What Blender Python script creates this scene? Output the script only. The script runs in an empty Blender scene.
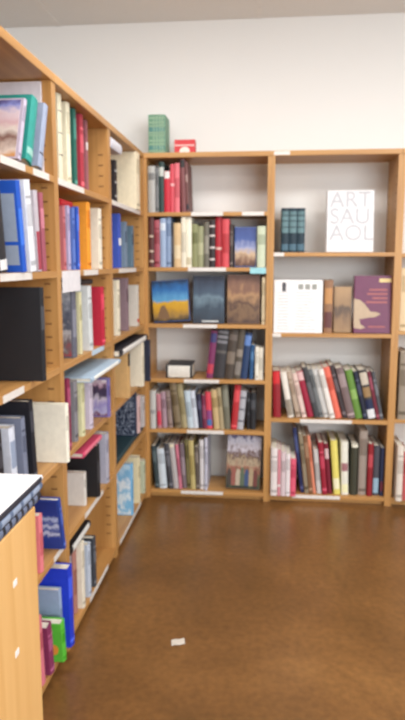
import bpy, bmesh, math, random
from mathutils import Matrix, Vector
C = bpy.context.scene.collection
SC = bpy.context.scene
RAD = math.radians
CAM=dict(f=621.829,ppy=349.983,loc=(0.6970,-3.5608,1.4109),r=(0.994915, 0.100722, 0.000399),u=(-0.014478, 0.139087, 0.990174),fw=(-0.099677, 0.985145, -0.139838))
ZT,S1,S2,S3,S4,S5,ZB=(2.018, 1.691, 1.381, 1.055, 0.731, 0.426, 0.05)
R1,R2,R3=(1.465, 1.009, 0.509)
W2,YBC,YAB=(1.423, -0.7706, -1.5)
SH={'A': [1.691, 1.381, 1.055, 0.731, 0.426, 0.05], 'D': [1.691, 1.381, 1.055, 0.731, 0.426, 0.05], 'E': [1.465, 1.009, 0.509, 0.05], 'F': [1.46, 1.03, 0.52, 0.05], 'B': [1.691, 1.381, 1.055, 0.731, 0.426, 0.05], 'C': [1.691, 1.381, 1.055, 0.731, 0.426, 0.05]}
RNG={'A': (-2.245, -1.5), 'B': (-1.5, -0.7706), 'C': (-0.7706, 0.0), 'D': (0.0, 0.72), 'E': (0.72, 1.423), 'F': (1.423, 2.143)}
UN={'A': 'near left bookcase', 'B': 'middle left bookcase', 'C': 'far left bookcase', 'D': 'left back bookcase', 'E': 'middle back bookcase', 'F': 'right-edge back bookcase'}
LABELS=[('D', 0, 0.2711, 0.4522, (224, 219, 213)), ('D', 0, 0.5588, 0.6815, (224, 219, 213)), ('D', 1, 0.2531, 0.4708, (224, 219, 213)), ('D', 2, 0.2229, 0.4207, (224, 219, 213)), ('D', 3, 0.2275, 0.4336, (224, 219, 213)), ('D', 4, 0.2443, 0.4645, (224, 219, 213)), ('D', 5, 0.2067, 0.4605, (224, 219, 213)), ('D', 1, 0.607, 0.6971, (150, 206, 214)), ('E', -1, 0.7317, 0.819, (224, 219, 213)), ('E', 0, 0.7295, 0.7965, (224, 219, 213)), ('E', 1, 0.7254, 0.7879, (224, 219, 213)), ('E', 3, 0.8696, 1.1487, (224, 219, 213)), ('E', 2, 0.9064, 1.2027, (224, 219, 213)), ('A', 0, -1.9407, -1.7693, (224, 219, 213)), ('A', 0, -1.7067, -1.5677, (224, 219, 213)), ('A', 1, -1.9739, -1.7465, (224, 219, 213)), ('A', 2, -1.9897, -1.8427, (224, 219, 213)), ('B', 0, -1.4902, -1.1783, (224, 219, 213)), ('B', 1, -1.4685, -1.2588, (226, 224, 228)), ('B', 1, -1.2065, -1.0041, (224, 219, 213)), ('B', 2, -1.1237, -0.9342, (190, 210, 226)), ('B', 4, -1.2797, -1.0046, (224, 219, 213)), ('B', 5, -1.2425, -0.9483, (224, 219, 213)), ('A', 4, -1.6441, -1.5165, (224, 219, 213)), ('C', 0, -0.7395, -0.1057, (224, 219, 213)), ('C', 1, -0.6281, -0.2349, (224, 219, 213)), ('C', 5, -0.7119, -0.1891, (224, 219, 213))]
BOOKS=[
{'un': 'D', 'ri': 0, 'kind': 'book', 'u': 0.0225, 'z': 1.692, 't': 0.0408, 'h': 0.2574, 'd': 0.1853, 'off': 0.0173, 'lean': 0, 'col': (176, 176, 172), 'o': {'bands': [(0.7, 0.85, (120, 120, 120))]}, 'label': 'light grey hardback, first from left, first row, left back bookcase'},
{'un': 'D', 'ri': 0, 'kind': 'book', 'u': 0.0645, 'z': 1.692, 't': 0.0179, 'h': 0.2472, 'd': 0.178, 'off': 0.0257, 'lean': 0, 'col': (120, 122, 124), 'o': {}, 'label': 'thin mid grey paperback, second from left, first row, left back bookcase'},
{'un': 'D', 'ri': 0, 'kind': 'book', 'u': 0.0836, 'z': 1.692, 't': 0.0306, 'h': 0.2798, 'd': 0.2015, 'off': 0.0265, 'lean': 0, 'col': (36, 62, 60), 'o': {'bands': [(0.72, 0.9, (190, 196, 190))]}, 'label': 'dark teal hardback, third from left, first row, left back bookcase'},
{'un': 'D', 'ri': 0, 'kind': 'book', 'u': 0.1151, 'z': 1.692, 't': 0.033, 'h': 0.2293, 'd': 0.1651, 'off': 0.0222, 'lean': 0, 'col': (196, 34, 56), 'o': {'bands': [(0.82, 0.99, (226, 222, 220))]}, 'label': 'bright red hardback, fourth from left, first row, left back bookcase'},
{'un': 'D', 'ri': 0, 'kind': 'book', 'u': 0.1492, 'z': 1.692, 't': 0.0254, 'h': 0.2686, 'd': 0.1934, 'off': 0.0314, 'lean': 0, 'col': (214, 84, 98), 'o': {'bands': [(0.55, 0.6, (236, 190, 190))]}, 'label': 'rose red paperback, fifth from left, first row, left back bookcase'},
{'un': 'D', 'ri': 0, 'kind': 'book', 'u': 0.176, 'z': 1.692, 't': 0.0278, 'h': 0.2717, 'd': 0.1956, 'off': 0.0186, 'lean': 0, 'col': (222, 112, 122), 'o': {}, 'label': 'salmon pink paperback, sixth from left, first row, left back bookcase'},
{'un': 'D', 'ri': 0, 'kind': 'book', 'u': 0.2149, 'z': 1.692, 't': 0.0277, 'h': 0.293, 'd': 0.2147, 'off': 0.0166, 'lean': -2, 'col': (124, 72, 74), 'o': {'bands': [(0.84, 0.98, (38, 34, 34))]}, 'label': 'tall mauve brown hardback, seventh from left, first row, left back bookcase'},
{'un': 'D', 'ri': 0, 'kind': 'book', 'u': 0.2439, 'z': 1.692, 't': 0.0152, 'h': 0.2754, 'd': 0.1983, 'off': 0.0128, 'lean': -2, 'col': (112, 70, 68), 'o': {'bands': [(0.05, 0.16, (40, 40, 50)), (0.6, 0.75, (160, 130, 124))]}, 'label': 'plum brown hardback, eighth from left, first row, left back bookcase'},
{'un': 'D', 'ri': 1, 'kind': 'book', 'u': 0.0241, 'z': 1.382, 't': 0.0293, 'h': 0.2843, 'd': 0.2047, 'off': 0.0152, 'lean': 0, 'col': (88, 44, 42), 'o': {'bands': [(0.1, 0.14, (200, 180, 160)), (0.3, 0.34, (200, 180, 160)), (0.6, 0.64, (200, 180, 160))]}, 'label': 'dark maroon hardback with pale speckled spine, first from left, second row, left back bookcase'},
{'un': 'D', 'ri': 1, 'kind': 'book', 'u': 0.0551, 'z': 1.382, 't': 0.0331, 'h': 0.2674, 'd': 0.1925, 'off': 0.0171, 'lean': 0, 'col': (170, 84, 96), 'o': {}, 'label': 'dusty rose paperback, second from left, second row, left back bookcase'},
{'un': 'D', 'ri': 1, 'kind': 'book', 'u': 0.0894, 'z': 1.382, 't': 0.034, 'h': 0.2783, 'd': 0.2004, 'off': 0.0158, 'lean': 0, 'col': (156, 176, 206), 'o': {'bands': [(0.75, 0.9, (210, 220, 232))]}, 'label': 'pale blue hardback, third from left, second row, left back bookcase'},
{'un': 'D', 'ri': 1, 'kind': 'book', 'u': 0.1249, 'z': 1.382, 't': 0.0262, 'h': 0.284, 'd': 0.2088, 'off': 0.0254, 'lean': 0, 'col': (140, 160, 192), 'o': {}, 'label': 'slate blue paperback, fourth from left, second row, left back bookcase'},
{'un': 'D', 'ri': 1, 'kind': 'book', 'u': 0.1525, 'z': 1.382, 't': 0.0155, 'h': 0.2564, 'd': 0.1846, 'off': 0.0291, 'lean': 0, 'col': (62, 60, 62), 'o': {}, 'label': 'thin charcoal paperback, fifth from left, second row, left back bookcase'},
{'un': 'D', 'ri': 1, 'kind': 'book', 'u': 0.17, 'z': 1.382, 't': 0.0406, 'h': 0.2498, 'd': 0.1799, 'off': 0.0158, 'lean': 0, 'col': (214, 184, 140), 'o': {'bands': [(0.2, 0.5, (224, 206, 170))]}, 'label': 'buff tan paperback, sixth from left, second row, left back bookcase'},
{'un': 'D', 'ri': 1, 'kind': 'book', 'u': 0.212, 'z': 1.382, 't': 0.028, 'h': 0.284, 'd': 0.2117, 'off': 0.013, 'lean': 0, 'col': (228, 220, 200), 'o': {}, 'label': 'tall cream hardback, seventh from left, second row, left back bookcase'},
{'un': 'D', 'ri': 1, 'kind': 'book', 'u': 0.2408, 'z': 1.382, 't': 0.0299, 'h': 0.284, 'd': 0.216, 'off': 0.0219, 'lean': 0, 'col': (236, 232, 214), 'o': {'bands': [(0.05, 0.2, (200, 190, 160))]}, 'label': 'tall ivory paperback, eighth from left, second row, left back bookcase'},
{'un': 'D', 'ri': 1, 'kind': 'book', 'u': 0.2722, 'z': 1.382, 't': 0.0327, 'h': 0.2443, 'd': 0.1759, 'off': 0.026, 'lean': 0, 'col': (136, 138, 96), 'o': {}, 'label': 'olive green paperback, ninth from left, second row, left back bookcase'},
{'un': 'D', 'ri': 1, 'kind': 'book', 'u': 0.306, 'z': 1.382, 't': 0.0366, 'h': 0.2329, 'd': 0.1677, 'off': 0.0254, 'lean': 0, 'col': (150, 152, 116), 'o': {'bands': [(0.3, 0.6, (176, 176, 140))]}, 'label': 'sage green paperback, tenth from left, second row, left back bookcase'},
{'un': 'D', 'ri': 1, 'kind': 'book', 'u': 0.3437, 'z': 1.382, 't': 0.0287, 'h': 0.2543, 'd': 0.1831, 'off': 0.0139, 'lean': 0, 'col': (104, 100, 88), 'o': {}, 'label': 'grey olive hardback, eleventh from left, second row, left back bookcase'},
{'un': 'D', 'ri': 1, 'kind': 'book', 'u': 0.3733, 'z': 1.382, 't': 0.0335, 'h': 0.2654, 'd': 0.1911, 'off': 0.0161, 'lean': 0, 'col': (40, 30, 32), 'o': {'bands': [(0.15, 0.19, (210, 200, 196)), (0.4, 0.44, (210, 200, 196)), (0.65, 0.69, (210, 200, 196)), (0.85, 0.89, (210, 200, 196))]}, 'label': 'black hardback with white dotted spine, twelfth from left, second row, left back bookcase'},
{'un': 'D', 'ri': 1, 'kind': 'book', 'u': 0.4079, 'z': 1.382, 't': 0.0382, 'h': 0.2826, 'd': 0.2034, 'off': 0.0268, 'lean': 0, 'col': (172, 34, 48), 'o': {'bands': [(0.35, 0.4, (220, 180, 170))]}, 'label': 'crimson hardback, thirteenth from left, second row, left back bookcase'},
{'un': 'D', 'ri': 1, 'kind': 'book', 'u': 0.447, 'z': 1.382, 't': 0.04, 'h': 0.2703, 'd': 0.1946, 'off': 0.0132, 'lean': 0, 'col': (206, 76, 84), 'o': {}, 'label': 'coral red paperback, fourteenth from left, second row, left back bookcase'},
{'un': 'D', 'ri': 1, 'kind': 'book', 'u': 0.4899, 'z': 1.382, 't': 0.02, 'h': 0.2423, 'd': 0.1745, 'off': 0.0129, 'lean': 0, 'col': (58, 46, 42), 'o': {}, 'label': 'thin dark brown paperback, fifteenth from left, second row, left back bookcase'},
{'un': 'D', 'ri': 1, 'kind': 'face', 'u': 0.5147, 'z': 1.382, 'w': 0.1255, 'h': 0.2262, 't': 0.02, 'off': 0.03, 'lean': 0, 'col': (70, 100, 160), 'o': {'art': 'sky'}, 'label': 'face-out picture book, blue sky over tan land, second row, left back bookcase'},
{'un': 'D', 'ri': 1, 'kind': 'book', 'u': 0.6462, 'z': 1.382, 't': 0.048, 'h': 0.2302, 'd': 0.1657, 'off': 0.01, 'lean': 0, 'col': (198, 208, 182), 'o': {}, 'label': 'pale green hardback, sixteenth from left, second row, left back bookcase'},
{'un': 'D', 'ri': 2, 'kind': 'face', 'u': 0.0443, 'z': 1.056, 'w': 0.216, 'h': 0.2415, 't': 0.03, 'off': 0.03, 'lean': -4, 'col': (40, 80, 140), 'o': {'art': 'blueyellow'}, 'label': 'blue and yellow picture book face-out, third row, left back bookcase'},
{'un': 'D', 'ri': 2, 'kind': 'face', 'u': 0.2749, 'z': 1.056, 'w': 0.1842, 'h': 0.2761, 't': 0.03, 'off': 0.03, 'lean': 0, 'col': (54, 66, 84), 'o': {'art': 'mist'}, 'label': 'slate blue misty picture book face-out in middle of third row, left back bookcase'},
{'un': 'D', 'ri': 2, 'kind': 'face', 'u': 0.4736, 'z': 1.056, 'w': 0.1908, 'h': 0.2823, 't': 0.03, 'off': 0.03, 'lean': 0, 'col': (120, 90, 70), 'o': {'art': 'sepia'}, 'label': 'large sepia brown picture book face-out, third row, left back bookcase'},
{'un': 'D', 'ri': 2, 'kind': 'book', 'u': 0.6759, 'z': 1.056, 't': 0.0215, 'h': 0.2714, 'd': 0.1954, 'off': 0.0222, 'lean': 0, 'col': (222, 206, 172), 'o': {}, 'label': 'cream hardback standing right of the sepia picture book, third row, left back bookcase'},
{'un': 'D', 'ri': 3, 'kind': 'flat', 'u': 0.1175, 'z': 0.732, 'w': 0.155, 'h': 0.0793, 'off': 0.02, 'd': 0.19, 'col': (232, 231, 228), 'o': {'top': (40, 40, 44)}, 'label': 'thin white-paged book with black cover lying flat, fourth row, left back bookcase'},
{'un': 'D', 'ri': 3, 'kind': 'book', 'u': 0.3929, 'z': 0.732, 't': 0.0383, 'h': 0.2831, 'd': 0.2039, 'off': 0.03, 'lean': 6, 'col': (120, 46, 92), 'o': {'bands': [(0.1, 0.3, (190, 60, 80)), (0.75, 0.95, (60, 60, 110))]}, 'label': 'purple spined hardback, first from left, fourth row, left back bookcase'},
{'un': 'D', 'ri': 3, 'kind': 'book', 'u': 0.4608, 'z': 0.732, 't': 0.0665, 'h': 0.2955, 'd': 0.2128, 'off': 0.03, 'lean': 6, 'col': (52, 50, 54), 'o': {'bands': [(0.7, 0.76, (120, 120, 126)), (0.8, 0.86, (120, 120, 126)), (0.9, 0.95, (120, 120, 126)), (0.5, 0.56, (90, 86, 84))]}, 'label': 'black hardback with pale grid on spine, second from left, fourth row, left back bookcase'},
{'un': 'D', 'ri': 3, 'kind': 'book', 'u': 0.5141, 'z': 0.732, 't': 0.0515, 'h': 0.2912, 'd': 0.2097, 'off': 0.022, 'lean': 6, 'col': (70, 60, 52), 'o': {'bands': [(0.3, 0.55, (120, 108, 96)), (0.78, 0.9, (100, 90, 84))]}, 'label': 'dark brown hardback with beige block, third from left, fourth row, left back bookcase'},
{'un': 'D', 'ri': 3, 'kind': 'book', 'u': 0.5549, 'z': 0.732, 't': 0.0388, 'h': 0.2913, 'd': 0.2097, 'off': 0.026, 'lean': 6, 'col': (84, 76, 66), 'o': {'bands': [(0.08, 0.35, (128, 122, 116)), (0.45, 0.6, (140, 130, 120))]}, 'label': 'taupe black hardback with grey panel, fourth from left, fourth row, left back bookcase'},
{'un': 'D', 'ri': 3, 'kind': 'book', 'u': 0.5957, 'z': 0.732, 't': 0.0397, 'h': 0.2737, 'd': 0.1971, 'off': 0.03, 'lean': 6, 'col': (34, 58, 98), 'o': {'bands': [(0.72, 0.94, (96, 130, 190))]}, 'label': 'navy hardback with sky blue top band, fifth from left, fourth row, left back bookcase'},
{'un': 'D', 'ri': 3, 'kind': 'book', 'u': 0.6308, 'z': 0.732, 't': 0.0232, 'h': 0.2029, 'd': 0.1461, 'off': 0.03, 'lean': 3, 'col': (38, 84, 130), 'o': {}, 'label': 'teal blue paperback, sixth from left, fourth row, left back bookcase'},
{'un': 'D', 'ri': 3, 'kind': 'book', 'u': 0.642, 'z': 0.732, 't': 0.021, 'h': 0.1937, 'd': 0.1395, 'off': 0.012, 'lean': 0, 'col': (228, 224, 212), 'o': {}, 'label': 'white paperback, seventh from left, fourth row, left back bookcase'},
{'un': 'D', 'ri': 3, 'kind': 'book', 'u': 0.664, 'z': 0.732, 't': 0.0251, 'h': 0.1878, 'd': 0.1352, 'off': 0.016, 'lean': 0, 'col': (222, 216, 200), 'o': {}, 'label': 'off-white paperback, eighth from left, fourth row, left back bookcase'},
{'un': 'D', 'ri': 4, 'kind': 'book', 'u': 0.0225, 'z': 0.427, 't': 0.0342, 'h': 0.2286, 'd': 0.1646, 'off': 0.0, 'lean': 0, 'col': (190, 190, 186), 'o': {'bands': [(0.4, 0.5, (150, 150, 150))]}, 'label': 'pale grey paperback, first from left, fifth row, left back bookcase'},
{'un': 'D', 'ri': 4, 'kind': 'book', 'u': 0.0653, 'z': 0.427, 't': 0.0257, 'h': 0.2085, 'd': 0.1501, 'off': 0.013, 'lean': -2, 'col': (184, 120, 130), 'o': {'bands': [(0.1, 0.5, (206, 60, 84))]}, 'label': 'dusty pink paperback, second from left, fifth row, left back bookcase'},
{'un': 'D', 'ri': 4, 'kind': 'book', 'u': 0.096, 'z': 0.427, 't': 0.0257, 'h': 0.2194, 'd': 0.158, 'off': 0.0223, 'lean': -3, 'col': (168, 140, 152), 'o': {}, 'label': 'mauve paperback, third from left, fifth row, left back bookcase'},
{'un': 'D', 'ri': 4, 'kind': 'book', 'u': 0.1272, 'z': 0.427, 't': 0.0285, 'h': 0.2249, 'd': 0.1619, 'off': 0.0291, 'lean': -4, 'col': (150, 130, 124), 'o': {}, 'label': 'grey brown paperback, fourth from left, fifth row, left back bookcase'},
{'un': 'D', 'ri': 4, 'kind': 'book', 'u': 0.1694, 'z': 0.427, 't': 0.0395, 'h': 0.2778, 'd': 0.2, 'off': 0.0181, 'lean': -7, 'col': (126, 110, 84), 'o': {}, 'label': 'tall khaki brown hardback, fifth from left, fifth row, left back bookcase'},
{'un': 'D', 'ri': 4, 'kind': 'book', 'u': 0.2109, 'z': 0.427, 't': 0.0339, 'h': 0.27, 'd': 0.1944, 'off': 0.0303, 'lean': -7, 'col': (164, 152, 116), 'o': {}, 'label': 'tall olive beige hardback, sixth from left, fifth row, left back bookcase'},
{'un': 'D', 'ri': 4, 'kind': 'book', 'u': 0.2466, 'z': 0.427, 't': 0.0339, 'h': 0.2284, 'd': 0.1645, 'off': 0.0275, 'lean': -6, 'col': (190, 206, 216), 'o': {}, 'label': 'pale ice blue paperback, seventh from left, fifth row, left back bookcase'},
{'un': 'D', 'ri': 4, 'kind': 'book', 'u': 0.2815, 'z': 0.427, 't': 0.0282, 'h': 0.2285, 'd': 0.1645, 'off': 0.0304, 'lean': -6, 'col': (206, 214, 226), 'o': {}, 'label': 'bluish white paperback, eighth from left, fifth row, left back bookcase'},
{'un': 'D', 'ri': 4, 'kind': 'book', 'u': 0.3108, 'z': 0.427, 't': 0.0254, 'h': 0.2105, 'd': 0.1516, 'off': 0.0295, 'lean': -4, 'col': (36, 36, 62), 'o': {}, 'label': 'dark navy paperback, ninth from left, fifth row, left back bookcase'},
{'un': 'D', 'ri': 4, 'kind': 'book', 'u': 0.3371, 'z': 0.427, 't': 0.0226, 'h': 0.2052, 'd': 0.1478, 'off': 0.0275, 'lean': -3, 'col': (110, 36, 66), 'o': {}, 'label': 'burgundy paperback, tenth from left, fifth row, left back bookcase'},
{'un': 'D', 'ri': 4, 'kind': 'book', 'u': 0.3607, 'z': 0.427, 't': 0.0338, 'h': 0.2233, 'd': 0.1608, 'off': 0.031, 'lean': -3, 'col': (216, 70, 88), 'o': {'bands': [(0.25, 0.5, (140, 70, 130)), (0.08, 0.25, (70, 110, 170))]}, 'label': 'red paperback fading to blue foot, eleventh from left, fifth row, left back bookcase'},
{'un': 'D', 'ri': 4, 'kind': 'book', 'u': 0.4036, 'z': 0.427, 't': 0.0336, 'h': 0.2387, 'd': 0.1719, 'off': 0.0219, 'lean': -5, 'col': (196, 170, 124), 'o': {}, 'label': 'tan paperback, twelfth from left, fifth row, left back bookcase'},
{'un': 'D', 'ri': 4, 'kind': 'book', 'u': 0.4385, 'z': 0.427, 't': 0.0251, 'h': 0.2516, 'd': 0.1812, 'off': 0.021, 'lean': -5, 'col': (168, 152, 118), 'o': {}, 'label': 'khaki tan hardback, thirteenth from left, fifth row, left back bookcase'},
{'un': 'D', 'ri': 4, 'kind': 'book', 'u': 0.4645, 'z': 0.427, 't': 0.0364, 'h': 0.2679, 'd': 0.1929, 'off': 0.0313, 'lean': -4, 'col': (110, 108, 92), 'o': {'bands': [(0.5, 0.9, (130, 130, 116))]}, 'label': 'grey olive hardback, fourteenth from left, fifth row, left back bookcase'},
{'un': 'D', 'ri': 4, 'kind': 'book', 'u': 0.5381, 'z': 0.427, 't': 0.0361, 'h': 0.2708, 'd': 0.195, 'off': 0.0233, 'lean': 5, 'col': (178, 40, 48), 'o': {}, 'label': 'red hardback, fifteenth from left, fifth row, left back bookcase'},
{'un': 'D', 'ri': 4, 'kind': 'book', 'u': 0.5753, 'z': 0.427, 't': 0.0361, 'h': 0.2346, 'd': 0.1689, 'off': 0.0282, 'lean': 5, 'col': (176, 178, 186), 'o': {'bands': [(0.2, 0.24, (90, 90, 100)), (0.5, 0.54, (90, 90, 100)), (0.8, 0.84, (90, 90, 100))]}, 'label': 'silver grey hardback, sixteenth from left, fifth row, left back bookcase'},
{'un': 'D', 'ri': 4, 'kind': 'book', 'u': 0.596, 'z': 0.427, 't': 0.0174, 'h': 0.2265, 'd': 0.1631, 'off': 0.04, 'lean': 0, 'col': (24, 25, 30), 'o': {'bands': [(0.75, 0.82, (80, 84, 90)), (0.4, 0.44, (70, 72, 80))]}, 'label': 'thick black hardback, seventeenth from left, fifth row, left back bookcase'},
{'un': 'D', 'ri': 4, 'kind': 'book', 'u': 0.6164, 'z': 0.427, 't': 0.0334, 'h': 0.2215, 'd': 0.1594, 'off': 0.04, 'lean': 0, 'col': (30, 32, 38), 'o': {}, 'label': 'plain black hardback, eighteenth from left, fifth row, left back bookcase'},
{'un': 'D', 'ri': 5, 'kind': 'book', 'u': 0.0465, 'z': 0.051, 't': 0.0265, 'h': 0.2641, 'd': 0.1901, 'off': 0.0182, 'lean': -5, 'col': (48, 62, 66), 'o': {}, 'label': 'dark teal paperback, first from left, sixth row, left back bookcase'},
{'un': 'D', 'ri': 5, 'kind': 'book', 'u': 0.0743, 'z': 0.051, 't': 0.0449, 'h': 0.2463, 'd': 0.1773, 'off': 0.0184, 'lean': -4, 'col': (206, 216, 226), 'o': {}, 'label': 'bluish white hardback, second from left, sixth row, left back bookcase'},
{'un': 'D', 'ri': 5, 'kind': 'book', 'u': 0.1295, 'z': 0.051, 't': 0.0289, 'h': 0.2811, 'd': 0.2024, 'off': 0.0138, 'lean': -6, 'col': (62, 62, 70), 'o': {}, 'label': 'charcoal hardback, third from left, sixth row, left back bookcase'},
{'un': 'D', 'ri': 5, 'kind': 'book', 'u': 0.1597, 'z': 0.051, 't': 0.0315, 'h': 0.281, 'd': 0.2023, 'off': 0.0181, 'lean': -6, 'col': (184, 178, 178), 'o': {'bands': [(0.92, 0.99, (226, 216, 190))]}, 'label': 'pale grey hardback with cream top, fourth from left, sixth row, left back bookcase'},
{'un': 'D', 'ri': 5, 'kind': 'book', 'u': 0.1926, 'z': 0.051, 't': 0.0184, 'h': 0.2755, 'd': 0.1983, 'off': 0.017, 'lean': -5, 'col': (200, 116, 136), 'o': {}, 'label': 'rose pink paperback, fifth from left, sixth row, left back bookcase'},
{'un': 'D', 'ri': 5, 'kind': 'book', 'u': 0.2123, 'z': 0.051, 't': 0.0263, 'h': 0.2783, 'd': 0.2004, 'off': 0.0296, 'lean': -4, 'col': (116, 100, 108), 'o': {}, 'label': 'grey mauve paperback, sixth from left, sixth row, left back bookcase'},
{'un': 'D', 'ri': 5, 'kind': 'book', 'u': 0.2403, 'z': 0.051, 't': 0.0236, 'h': 0.3045, 'd': 0.2192, 'off': 0.0271, 'lean': -3, 'col': (120, 112, 72), 'o': {}, 'label': 'olive brown hardback, seventh from left, sixth row, left back bookcase'},
{'un': 'D', 'ri': 5, 'kind': 'book', 'u': 0.2652, 'z': 0.051, 't': 0.0288, 'h': 0.3023, 'd': 0.2177, 'off': 0.0167, 'lean': -3, 'col': (190, 174, 116), 'o': {}, 'label': 'straw yellow paperback, eighth from left, sixth row, left back bookcase'},
{'un': 'D', 'ri': 5, 'kind': 'book', 'u': 0.2949, 'z': 0.051, 't': 0.0236, 'h': 0.264, 'd': 0.19, 'off': 0.0233, 'lean': -2, 'col': (92, 82, 74), 'o': {}, 'label': 'dark taupe paperback, ninth from left, sixth row, left back bookcase'},
{'un': 'D', 'ri': 5, 'kind': 'book', 'u': 0.3203, 'z': 0.051, 't': 0.0261, 'h': 0.3078, 'd': 0.2216, 'off': 0.0238, 'lean': -1, 'col': (222, 218, 220), 'o': {}, 'label': 'tall white paperback, tenth from left, sixth row, left back bookcase'},
{'un': 'D', 'ri': 5, 'kind': 'book', 'u': 0.3478, 'z': 0.051, 't': 0.017, 'h': 0.3242, 'd': 0.2334, 'off': 0.0126, 'lean': 0, 'col': (196, 196, 212), 'o': {}, 'label': 'pale lavender paperback, eleventh from left, sixth row, left back bookcase'},
{'un': 'D', 'ri': 5, 'kind': 'face', 'u': 0.4701, 'z': 0.051, 'w': 0.2075, 'h': 0.3305, 't': 0.05, 'off': 0.035, 'lean': 2, 'col': (120, 100, 80), 'o': {'art': 'crowd'}, 'label': 'large picture book of people face-out, bottom row, left back bookcase'},
{'un': 'E', 'ri': 0, 'kind': 'book', 'u': 0.7809, 'z': 1.466, 't': 0.0425, 'h': 0.2483, 'd': 0.1787, 'off': 0.06, 'lean': 0, 'col': (18, 46, 60), 'o': {'teal': 1}, 'label': 'leftmost dark teal volume with pale spine grid, top row, middle back bookcase'},
{'un': 'E', 'ri': 0, 'kind': 'book', 'u': 0.8244, 'z': 1.466, 't': 0.0442, 'h': 0.2479, 'd': 0.1785, 'off': 0.06, 'lean': 0, 'col': (18, 46, 60), 'o': {'teal': 1}, 'label': 'centre dark teal volume of matching set, top row, middle back bookcase'},
{'un': 'E', 'ri': 0, 'kind': 'book', 'u': 0.8696, 'z': 1.466, 't': 0.0441, 'h': 0.2475, 'd': 0.1782, 'off': 0.06, 'lean': 0, 'col': (18, 46, 60), 'o': {'teal': 1}, 'label': 'rightmost dark teal volume of matching set, top row, middle back bookcase'},
{'un': 'E', 'ri': 0, 'kind': 'face', 'u': 1.0323, 'z': 1.466, 'w': 0.2642, 'h': 0.3446, 't': 0.035, 'off': 0.07, 'lean': 0, 'col': (228, 228, 230), 'o': {'art': 'letters'}, 'label': 'large white book with grey lettering face-out, top row, middle back bookcase'},
{'un': 'E', 'ri': 1, 'kind': 'face', 'u': 0.7435, 'z': 1.01, 'w': 0.2765, 'h': 0.3012, 't': 0.012, 'off': 0.015, 'lean': 0, 'col': (236, 234, 234), 'o': {'art': 'pages'}, 'label': 'white double-page booklet of fine text face-out, second row, middle back bookcase'},
{'un': 'E', 'ri': 1, 'kind': 'book', 'u': 1.0298, 'z': 1.01, 't': 0.0479, 'h': 0.3013, 'd': 0.217, 'off': 0.03, 'lean': 0, 'col': (146, 108, 80), 'o': {'bands': [(0.55, 0.85, (190, 140, 90)), (0.1, 0.4, (100, 60, 60))]}, 'label': 'brown mottled hardback beside the white booklet, second row, middle back bookcase'},
{'un': 'E', 'ri': 1, 'kind': 'face', 'u': 1.0854, 'z': 1.01, 'w': 0.1015, 'h': 0.2615, 't': 0.03, 'off': 0.05, 'lean': 0, 'col': (150, 120, 86), 'o': {'art': 'tanpic'}, 'label': 'tan picture book face-out left of the purple book, second row, middle back bookcase'},
{'un': 'E', 'ri': 1, 'kind': 'face', 'u': 1.1941, 'z': 1.01, 'w': 0.2061, 'h': 0.3247, 't': 0.03, 'off': 0.02, 'lean': 0, 'col': (104, 36, 76), 'o': {'art': 'purple'}, 'label': 'large purple book with beige animal on cover, second row, middle back bookcase'},
{'un': 'E', 'ri': 2, 'kind': 'book', 'u': 0.7527, 'z': 0.51, 't': 0.0433, 'h': 0.2766, 'd': 0.1991, 'off': 0.0167, 'lean': -2, 'col': (142, 22, 36), 'o': {'bands': [(0.72, 0.98, (206, 42, 48))]}, 'label': 'dark red hardback with bright red top, first from left, third row, middle back bookcase'},
{'un': 'E', 'ri': 2, 'kind': 'book', 'u': 0.8397, 'z': 0.51, 't': 0.0334, 'h': 0.271, 'd': 0.1951, 'off': 0.0143, 'lean': -11, 'col': (228, 222, 212), 'o': {'bands': [(0.05, 0.4, (150, 140, 126))]}, 'label': 'cream white hardback, second from left, third row, middle back bookcase'},
{'un': 'E', 'ri': 2, 'kind': 'book', 'u': 0.8847, 'z': 0.51, 't': 0.0277, 'h': 0.2779, 'd': 0.2001, 'off': 0.0244, 'lean': -13, 'col': (178, 158, 140), 'o': {}, 'label': 'beige paperback, third from left, third row, middle back bookcase'},
{'un': 'E', 'ri': 2, 'kind': 'book', 'u': 0.9194, 'z': 0.51, 't': 0.0275, 'h': 0.2681, 'd': 0.1931, 'off': 0.0209, 'lean': -14, 'col': (222, 196, 186), 'o': {}, 'label': 'blush pink paperback, fourth from left, third row, middle back bookcase'},
{'un': 'E', 'ri': 2, 'kind': 'book', 'u': 0.9537, 'z': 0.51, 't': 0.0356, 'h': 0.2805, 'd': 0.202, 'off': 0.03, 'lean': -15, 'col': (154, 28, 58), 'o': {'bands': [(0.8, 0.98, (220, 180, 180))]}, 'label': 'crimson hardback with pink top, fifth from left, third row, middle back bookcase'},
{'un': 'E', 'ri': 2, 'kind': 'book', 'u': 0.9918, 'z': 0.51, 't': 0.0273, 'h': 0.3066, 'd': 0.2208, 'off': 0.0236, 'lean': -15, 'col': (58, 58, 62), 'o': {}, 'label': 'charcoal hardback, sixth from left, third row, middle back bookcase'},
{'un': 'E', 'ri': 2, 'kind': 'book', 'u': 1.021, 'z': 0.51, 't': 0.0246, 'h': 0.2938, 'd': 0.2115, 'off': 0.0306, 'lean': -15, 'col': (110, 114, 116), 'o': {}, 'label': 'mid grey paperback, seventh from left, third row, middle back bookcase'},
{'un': 'E', 'ri': 2, 'kind': 'book', 'u': 1.0479, 'z': 0.51, 't': 0.03, 'h': 0.2942, 'd': 0.2118, 'off': 0.0318, 'lean': -15, 'col': (206, 206, 204), 'o': {}, 'label': 'pale grey paperback, eighth from left, third row, middle back bookcase'},
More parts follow.
